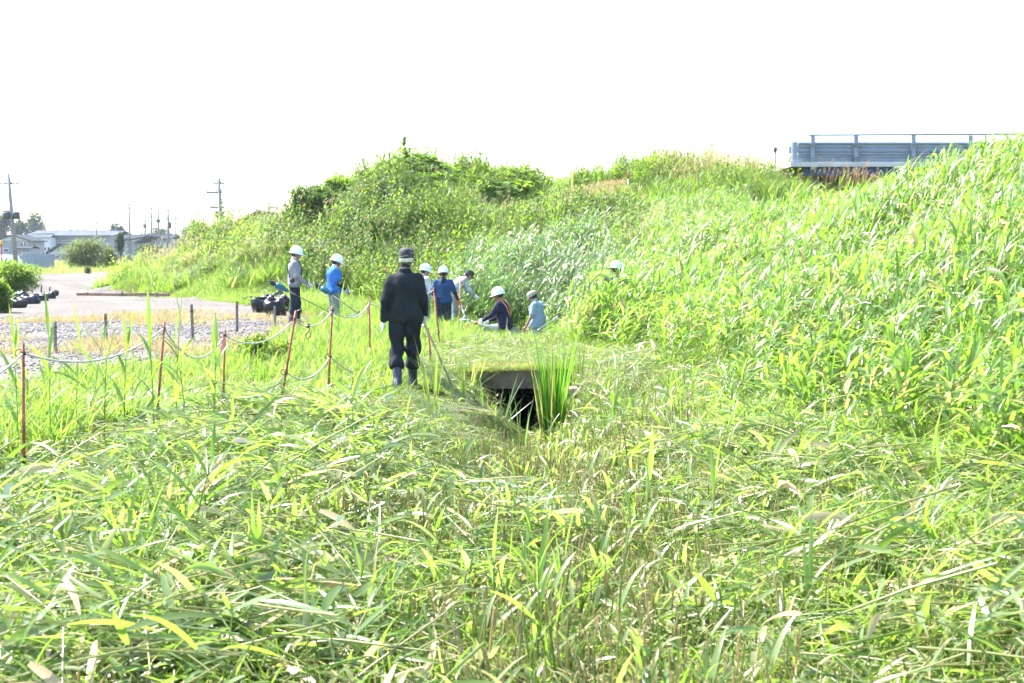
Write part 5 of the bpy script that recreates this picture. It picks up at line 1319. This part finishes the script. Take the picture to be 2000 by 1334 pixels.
        b.add(vs, [(k * 4 + q, ((k + 1) % n) * 4 + q, ((k + 1) % n) * 4 + (q + 1) % 4, k * 4 + (q + 1) % 4) for k in range(n) for q in range(4)]); b.build('brim', m, hl)
        b = MB(); b.tube([M3 @ Vector((0, 1.12 * (.132 * math.cos(t)), .148 * math.sin(t) + .0)) + c for t in np.linspace(.5, 2.64, 12)], .008, 6); b.build('ridge', m, hl)
        b = MB()
        for s in (-1, 1): b.tube([M3 @ Vector((s * .105, .03, -.02)) + c, M3 @ Vector((s * .075, .05, -.1)) + c, M3 @ Vector((0, .065, -.16)) + c], .005, 5)
        b.build('chin_strap', STR, hl)
        b = MB(); b.lathe([(.119, -.03), (.119, .0)], 20, c, M3, .92, 1.1); b.build('headband', STR, hl)
    elif head and head[0] == 'cap':
        m, trim = head[1], head[2]; c = Vector(hd + up * .035 - f * .01)
        b = MB(); b.lathe([(.098, -.02), (.104, .0), (.108, .04), (.10, .08), (.066, .106), (.02, .114), (0.001, .114)], 22, c, M3, .94, 1.12); cp = b.build('cap', m, e)
        b = MB(); n = 12; vs = []
        for k in range(n + 1):
            w = math.pi * (.14 + .72 * k / n)
            for r_, z_ in ((.096, -.012), (.17 * (.75 + .25 * math.sin(w)), -.03), (.17 * (.75 + .25 * math.sin(w)), -.035), (.096, -.02)): vs.append(M3 @ Vector((r_ * .95 * math.cos(w), r_ * 1.12 * math.sin(w), z_)) + c)
        b.add(vs, [(k * 4 + q, k * 4 + 4 + q, k * 4 + 4 + (q + 1) % 4, k * 4 + (q + 1) % 4) for k in range(n) for q in range(4)] + [(0, 1, 2, 3), (n * 4 + 3, n * 4 + 2, n * 4 + 1, n * 4)]); b.build('peak', trim or m, cp)
    return e, J
def wpt(e, p): return e.matrix_basis @ Vector(p)
def strap(e, pts, r, mat, name='strap'):
    b = MB(); b.tube(pts, r, 6); return b.build(name, mat, e)

# --- man in black, back view, walking with a stick
L0 = G(792, 757); L0.z = -.04
man, J = person(L0, R(2), 'man in black seen from behind in navy rubber boots holding a wooden stick', dict(
    shl=(-.168, -.01, 1.365), shr=(.168, .0, 1.365), ell=(-.255, -.05, 1.12), wrl=(-.275, -.02, .87), elr=(.245, .0, 1.11), wrr=(.25, .15, .89),
    hpl=(-.1, 0, .9), hpr=(.1, 0, .9), knl=(-.11, .04, .49), knr=(.10, .13, .50), anl=(-.10, -.12, .11), anr=(.085, .2, .09), hed=(.02, .03, 1.60), hdir=(.12, 1, -.08)),
    .013, 1.0, BLACKS, 'long', None, .70, BLACKT, RUB, .34, SKIND, GLOVEW, GLOVEW, (0, 1), 1.0, ('cap', CAPG, None), HAIRB, False, .013, 1, None, 1.15, True, BLACKS)
man.scale = (.94, 1, 1)
hd = J['hed']
b = MB(); c = Vector(hd + np.array([-.002, -.012, .0]))
b.lathe([(.083, -.028), (.096, -.03), (.1, -.008), (.101, .014), (.094, .026)], 20, c, None, .95, 1.1); b.build('towel', TOWEL, man, label='cream towel showing under the cap')
b = MB()
for k in range(3): b.lathe([(.1 - .008 * k, .045 + .022 * k), (.107 - .008 * k, .05 + .022 * k), (.103 - .008 * k, .06 + .022 * k)], 20, Vector(hd + np.array([0, -.01, .0])), Matrix.Rotation(.22 * (k - 1), 3, 'Y'), .95, 1.12)
b.build('cap_band', plain('pale_stripe', (.24, .23, .22), .9), man)
b = MB(); b.lathe([(.078, .0), (.083, .002), (.082, .008), (.077, .007)], 18, Vector((0, -.012, 1.492)), Matrix.Rotation(-.1, 3, 'X')); b.build('collar_trim', plain('grey_trim', (.22, .22, .22), .8), man, label='pale line of the shirt collar')
hand = wpt(man, J['wrr'] + np.array([.0, .02, -.09]))
tip = P(888, 765, L0.y - .15)
st = empty('wooden_stick', tip, 'long wooden stick held in the right glove of the man in black', 'stick')
d_ = hand - tip; b = MB(); b.tube([-d_ * .03, d_ * .5, d_ * 1.02, d_ * 1.12], [.013, .014, .015, .014], 8); b.build('shaft', WOOD, st)
b = MB(); b.tube([-d_ * .04, d_ * .02], [.012, .016], 8); b.build('ferrule', DARKM, st)

# --- brush cutter
def cutter(label, hold, rear, frontd, col=TEAL):
    """hold: grip point; rear: motor end; front: cutting head (world)"""
    o = Vector(frontd); e = empty('brush_cutter', o, label, 'brush cutter', 'teal brush cutters'); rr = Vector(rear) - o; ax = rr.normalized()
    q = ax.to_track_quat('Z', 'Y').to_matrix()
    rod(e, (0, 0, 0), rr - ax * .2, .010, DARKM, 'shaft')
    b = MB(); b.lathe([(.02, -.20), (.045, -.17), (.05, -.10), (.08, -.07), (.09, .05), (.075, .11), (.03, .13)], 12, rr - ax * .02, q, 1.0, .85); mo = b.build('motor_housing', col, e)
    b = MB(); b.box(rr + ax * .17, (.13, .1, .12), q); o2 = b.build('battery', BLKR, mo, False); mm = o2.modifiers.new('bevel', 'BEVEL'); mm.width = .015; mm.segments = 2
    b = MB(); b.tube([rr + q @ Vector(p) for p in ((.05, 0, .12), (.1, 0, .2), (.09, 0, .3), (-.05, 0, .3), (-.08, 0, .2))], .011, 6); b.build('rear_handle', BLKR, mo)
    h = Vector(hold) - o
    b = MB(); b.tube([h + Vector((-.04, -.2, .16)), h + Vector((0, -.17, .02)), h * 1.0 + Vector((0, 0, -.03)), h + Vector((0, .17, .02)), h + Vector((-.04, .2, .16))], .011, 6); b.build('handle_bar', BLKR, e)
    b = MB(); b.tube([(0, 0, -.05), (0, 0, .05)], .035, 10); b.build('gear_head', DARKM, e)
    b = MB(); b.lathe([(0, -.055), (.11, -.055), (.115, -.052), (.11, -.049), (0, -.049)], 20); b.build('blade', ALU, e)
    b = MB(); n = 9; vs = [p for k in range(n) for w in [2.2 + 1.9 * k / (n - 1)] for p in ((.03 * math.cos(w), .03 * math.sin(w), -.02), (.2 * math.cos(w), .2 * math.sin(w), -.06), (.2 * math.cos(w), .2 * math.sin(w), -.03), (.03 * math.cos(w), .03 * math.sin(w), .0))]
    b.add(vs, [(4 * k + a, 4 * k + 4 + a, 4 * k + 4 + (a + 1) % 4, 4 * k + (a + 1) % 4) for k in range(n - 1) for a in range(4)]); b.build('guard', col, e)
    return e
# --- grey jacket worker, facing right
L1 = G(576, 632); L1.z = -.04
g1, J1 = person(L1, R(-78), 'worker in grey jacket and white helmet with a teal brush cutter on the gravel', dict(
    elr=(.25, .04, 1.13), wrr=(.2, .27, .93), ell=(-.25, .05, 1.13), wrl=(-.2, .27, .95), knl=(-.11, .06, .49), knr=(.1, -.02, .49), anl=(-.11, .08, .09), anr=(.1, -.08, .09), hed=(0, .05, 1.60), hdir=(.1, 1, -.18)),
    .018, 1.0, GREYJ, 'long', None, .86, NAVYT, BLKR, .3, SKIN, GLOVEW, GLOVEW, (1, 1), 1.15, 'helmet', HAIRB, True, .008, 2, None, 1.1, True, TOWEL)
strap(g1, [(.1, -.1, 1.46), (.05, -.16, 1.3), (.17, -.1, 1.06), (.16, .1, .98)], .016, STR); strap(g1, [(.1, .1, 1.46), (.08, .17, 1.25), (.16, .12, 1.02)], .016, STR, 'front_strap')
b = MB(); b.lathe([(0, -.03), (.055, -.025), (.06, .02), (.05, .035), (0, .04)], 12, (.21, -.07, 1.02), Matrix.Rotation(1.3, 3, 'Y')); b.build('pouch', LEATH, g1)
h_ = wpt(g1, J1['wrr'] + np.array([0, .06, -.05]))
cutter('teal brush cutter carried by the grey jacket worker', h_, P(546, 560, L1.y - .35), P(648, 612, L1.y - .2))
# --- blue shirt worker
x_ = P(652, 540, 34.2).x; L2 = Vector((x_, 34.2, -.26))
g2, J2 = person(L2, R(-62), 'worker in bright blue shirt and white helmet half hidden by grass', dict(
    elr=(.27, .03, 1.12), wrr=(.2, .24, .93), ell=(-.25, .06, 1.12), wrl=(-.18, .26, .95), hed=(0, .07, 1.59), hdir=(.15, 1, -.35), nck=(0, .02, 1.47)),
    .018, 1.02, BLUES, 'short', None, .78, GREYT, BLKR, .3, SKIND, GLOVEW, GLOVEW, (1, 1), 1.18, 'helmet', HAIRB, True, .009, 3, BLKR, 1.1, True, WHITES)
strap(g2, [(-.1, -.1, 1.46), (.02, -.17, 1.3), (.19, -.06, 1.0)], .014, STR)
cutter('teal brush cutter carried by the blue shirt worker', wpt(g2, J2['wrr'] + np.array([0, .06, -.05])), P(634, 566, 33.8), P(700, 612, 33.4))
# --- woman with ponytail, back view
x_ = P(866, 600, 32).x; L3 = Vector((x_, 32, -.35))
g3, J3 = person(L3, R(-4), 'woman with ponytail in blue shirt and cream helmet seen from behind', dict(
    shl=(-.17, 0, 1.36), shr=(.17, 0, 1.36), chs=(0, 0, 1.26), elr=(.27, .02, 1.12), wrr=(.36, .1, .90), ell=(-.24, .0, 1.1), wrl=(-.18, .2, 1.0), nck=(0, 0, 1.42), hed=(0, .03, 1.555), hdir=(0, 1, -.2), knl=(-.09, .0, .48), knr=(.09, .03, .48)),
    .018, .95, BLUET, 'short', None, .85, NAVYT, BLKR, .25, SKIN, GLOVEO, GLOVEO, (1, 1), .95, 'helmetc', HAIRB, False, .006, 4, BLKR, 1.0)
b = MB(); hh_ = J3['hed']; c = Vector(hh_)
for k in range(7):
    o_ = Vector((.012 * math.cos(k * .9), .012 * math.sin(k * .9), 0)); b.tube([c + Vector((0, -.1, -.02)) + o_, c + Vector((.01, -.135, -.07)) + o_ * 2, c + Vector((.0, -.13, -.17)) + o_ * 2, c + Vector((.015 * math.sin(k), -.125, -.29)) + o_], [.014, .018, .016, .004], 6)
b.build('ponytail', HAIRB, g3)
tp_ = P(921, 657, 31.4); hn = wpt(g3, J3['wrr'] + np.array([.04, .03, -.07])); e = empty('grass_rake', tp_, 'rake with orange tip held by the ponytailed woman', 'rake')
d_ = hn - tp_; rod(e, (0, 0, 0), d_ * 1.35, .013, ALU, 'shaft'); rod(e, d_ * .0, d_ * .35, .03, ORP, 'orange_sleeve')
b = MB(); b.box((0, 0, 0), (.3, .04, .04)); b.build('rake_bar', ORP, e, False)
for k in range(5): rod(e, (-.13 + .065 * k, 0, 0), (-.13 + .065 * k, .02, -.09), .006, ALU, 'tine')
# --- helper behind, white helmet and pale shirt
x_ = P(828, 540, 34).x; L4 = Vector((x_, 34, -.40))
person(L4, R(-60), 'worker in pale shirt and white helmet hidden behind the man in black', dict(elr=(.25, .05, 1.12), wrr=(.2, .25, .95), ell=(-.24, .06, 1.1), wrl=(-.18, .25, 1.), hdir=(.2, 1, -.25), hed=(0, .04, 1.58)), .02, .98, PALES, 'long', None, .82, GREYT, BLKR, .3, SKIN, GLOVEW, GLOVEW, (1, 1), 1., 'helmet', HAIRB, True, .007, 5)
# --- bending worker in pale camouflage with dark cap
x_ = P(886, 600, 36.4).x; L5 = Vector((x_, 36.4, -.35))
g5, J5 = person(L5, R(-75), 'bending worker in pale camouflage shirt and dark cap before the reeds', dict(
    pel=(0, -.1, .92), wst=(0, .02, 1.05), chs=(0, .17, 1.18), nck=(0, .30, 1.28), hed=(0, .40, 1.36), hdir=(0, 1, -.55), shl=(-.18, .24, 1.24), shr=(.18, .24, 1.24), ell=(-.22, .38, 1.0), elr=(.23, .36, .98), wrl=(-.15, .55, .86), wrr=(.16, .52, .82)),
    .02, 1., CAMO, 'long', None, .86, GREYT, BLKR, .3, SKIN, GLOVEW, GLOVEW, (1, 1), 1.05, ('cap', CAPD, CAPD), HAIRB, True, .008, 6)
a_, c_ = P(905, 556, 36.2), P(935, 519, 37.2); e = empty('long_handled_sickle', a_, 'pole slanting up in front of the bending worker', 'pole tool')
rod(e, (a_ - c_) * .9, c_ - a_, .014, GREYW, 'shaft'); b = MB(); b.leaf(c_ - a_, .3, .3, .28, .06, 1., 6, .1); b.build('sickle_blade', ALU, e)
# --- kneeling worker in navy, facing left
x_ = P(985, 620, 31.2).x; L6 = Vector((x_, 31.2, -.52))
g6, J6 = person(L6, R(72), 'kneeling worker in navy jacket with orange straps and white helmet', dict(
    pel=(0, -.05, .55), wst=(0, .0, .70), chs=(0, .06, .90), nck=(0, .09, 1.06), hed=(0, .14, 1.19), hdir=(0, 1, -.22), shl=(-.18, .08, 1.0), shr=(.18, .07, 1.0), ell=(-.25, .2, .78), elr=(.24, .16, .76), wrl=(-.18, .42, .66), wrr=(.16, .40, .62),
    hpl=(-.1, -.03, .51), hpr=(.1, -.03, .51), knl=(-.13, .36, .46), knr=(.12, -.30, .30), anl=(-.13, .34, .06), anr=(.12, -.62, .22), ftr=(.12, -.70, .08)),
    .02, 1.0, NAVYS, 'long', None, .82, GREYT, BLKR, .28, SKIND, GLOVEW, GLOVEW, (1, 1), 1.12, 'helmet', HAIRB, True, .008, 7)
for sx in (-1, 1): strap(g6, [(sx * .09, .2, .86), (sx * .11, .17, 1.03), (sx * .12, .03, 1.10), (sx * .1, -.09, .95), (sx * .03, -.14, .72)], .012, ORS, 'orange_strap')
strap(g6, [(-.17, .0, .68), (0, -.145, .67), (.17, .0, .68)], .012, ORS, 'waist_strap')
a_, c_ = P(962, 641, 31.0), P(908, 624, 30.9); e = empty('brush_cutter', c_, 'silver shafted brush cutter reaching left from the kneeling worker', 'brush cutter')
rod(e, (0, 0, 0), (a_ - c_) * 1.3, .022, ALU, 'shaft'); b = MB(); b.lathe([(0, -.02), (.12, -.012), (.125, 0), (0, .02)], 16); b.build('blade', ALU, e)
b = MB(); b.lathe([(.02, -.05), (.05, -.03), (.05, .05), (.02, .07)], 10); b.build('gear_head', STEELD, e); rod(e, (a_ - c_) * .35, (a_ - c_) * .45, .035, ORP, 'orange_clamp')
# --- pale blue shirt worker, facing left, down in the ditch
x_ = P(1049, 620, 33).x; L7 = Vector((x_, 33, -1.0))
g7, J7 = person(L7, R(68), 'worker in pale blue shirt and beige cap standing in the ditch', dict(
    wst=(0, -.02, 1.1), chs=(0, .02, 1.3), nck=(0, .06, 1.46), hed=(0, .11, 1.575), hdir=(0, 1, -.5), elr=(.25, .02, 1.12), wrr=(.2, .22, .92), ell=(-.25, .06, 1.12), wrl=(-.2, .2, .9)),
    .018, 1.0, LBLUE, 'short', None, .78, LGREYT, BLKR, .3, SKIN, None, None, (0, 0), 1.15, ('cap', CAPB, CAPB), HAIRB, True, .008, 8, None, 1.05, False, LBLUE)
# --- worker at the right, only helmet above the reeds
x_ = P(1203, 540, 27.2).x; L8 = Vector((x_, 27.2, -.28))
person(L8, R(-15), 'worker sunk in the levee grass with only the white helmet showing', dict(hdir=(.3, 1, -.25), elr=(.24, .05, 1.12), wrr=(.2, .28, 1.), ell=(-.24, .05, 1.12), wrl=(-.2, .28, 1.)), .02, .97, NAVYS, 'long', None, .82, NAVYT, BLKR, .3, SKIND, GLOVEW, GLOVEW, (1, 1), 1., 'helmet', HAIRB, True, .007, 9)
# --- poles lying about
for (u0, v0, Y0, u1, v1, Y1, lab, bands) in [(1104, 678, 25.2, 1196, 600, 26.6, 'long pale pole with an orange band leaning at the foot of the levee', ((.55, .66),)), (1050, 645, 32.6, 1093, 616, 33.2, 'short pale pole behind the pale blue shirt worker', ())]:
    a_, c_ = P(u0, v0, Y0), P(u1, v1, Y1); e = empty('pale_pole', a_, lab, 'pole', 'pale tool poles'); d_ = c_ - a_
    rod(e, (0, 0, 0), d_, .017, ALU, 'shaft'); rod(e, d_ * .9, d_ * 1.03, .022, BLKR, 'grip_end')
    for t0, t1 in bands: rod(e, d_ * t0, d_ * t1, .025, ORP, 'orange_band')

# ------------------------------------------------------------------ haze: even, thin air around everything
HZ = plain('unused_haze_surface', (1, 1, 1)); bpy.data.materials.remove(HZ); MATS.pop('unused_haze_surface')
hm = bpy.data.materials.new('thin_haze'); hm.use_nodes = True; hn_ = hm.node_tree; hn_.nodes.remove(hn_.nodes['Principled BSDF'])
pv = hn_.nodes.new('ShaderNodeVolumePrincipled'); pv.inputs['Color'].default_value = (.80, .90, 1., 1); pv.inputs['Density'].default_value = .0002; pv.inputs['Anisotropy'].default_value = .3
hn_.links.new(pv.outputs[0], hn_.nodes['Material Output'].inputs['Volume'])
b = MB(); gb = [v.co.z for v in ground.data.vertices]
EXT = max(abs(v.co.x) for v in ground.data.vertices) + 30
b.box((0, 0, 7.), (2 * EXT, 2 * EXT, 18.)); hz_o = b.build('haze', hm, None, False, label='thin pale summer haze in the air over the field', kind='stuff')
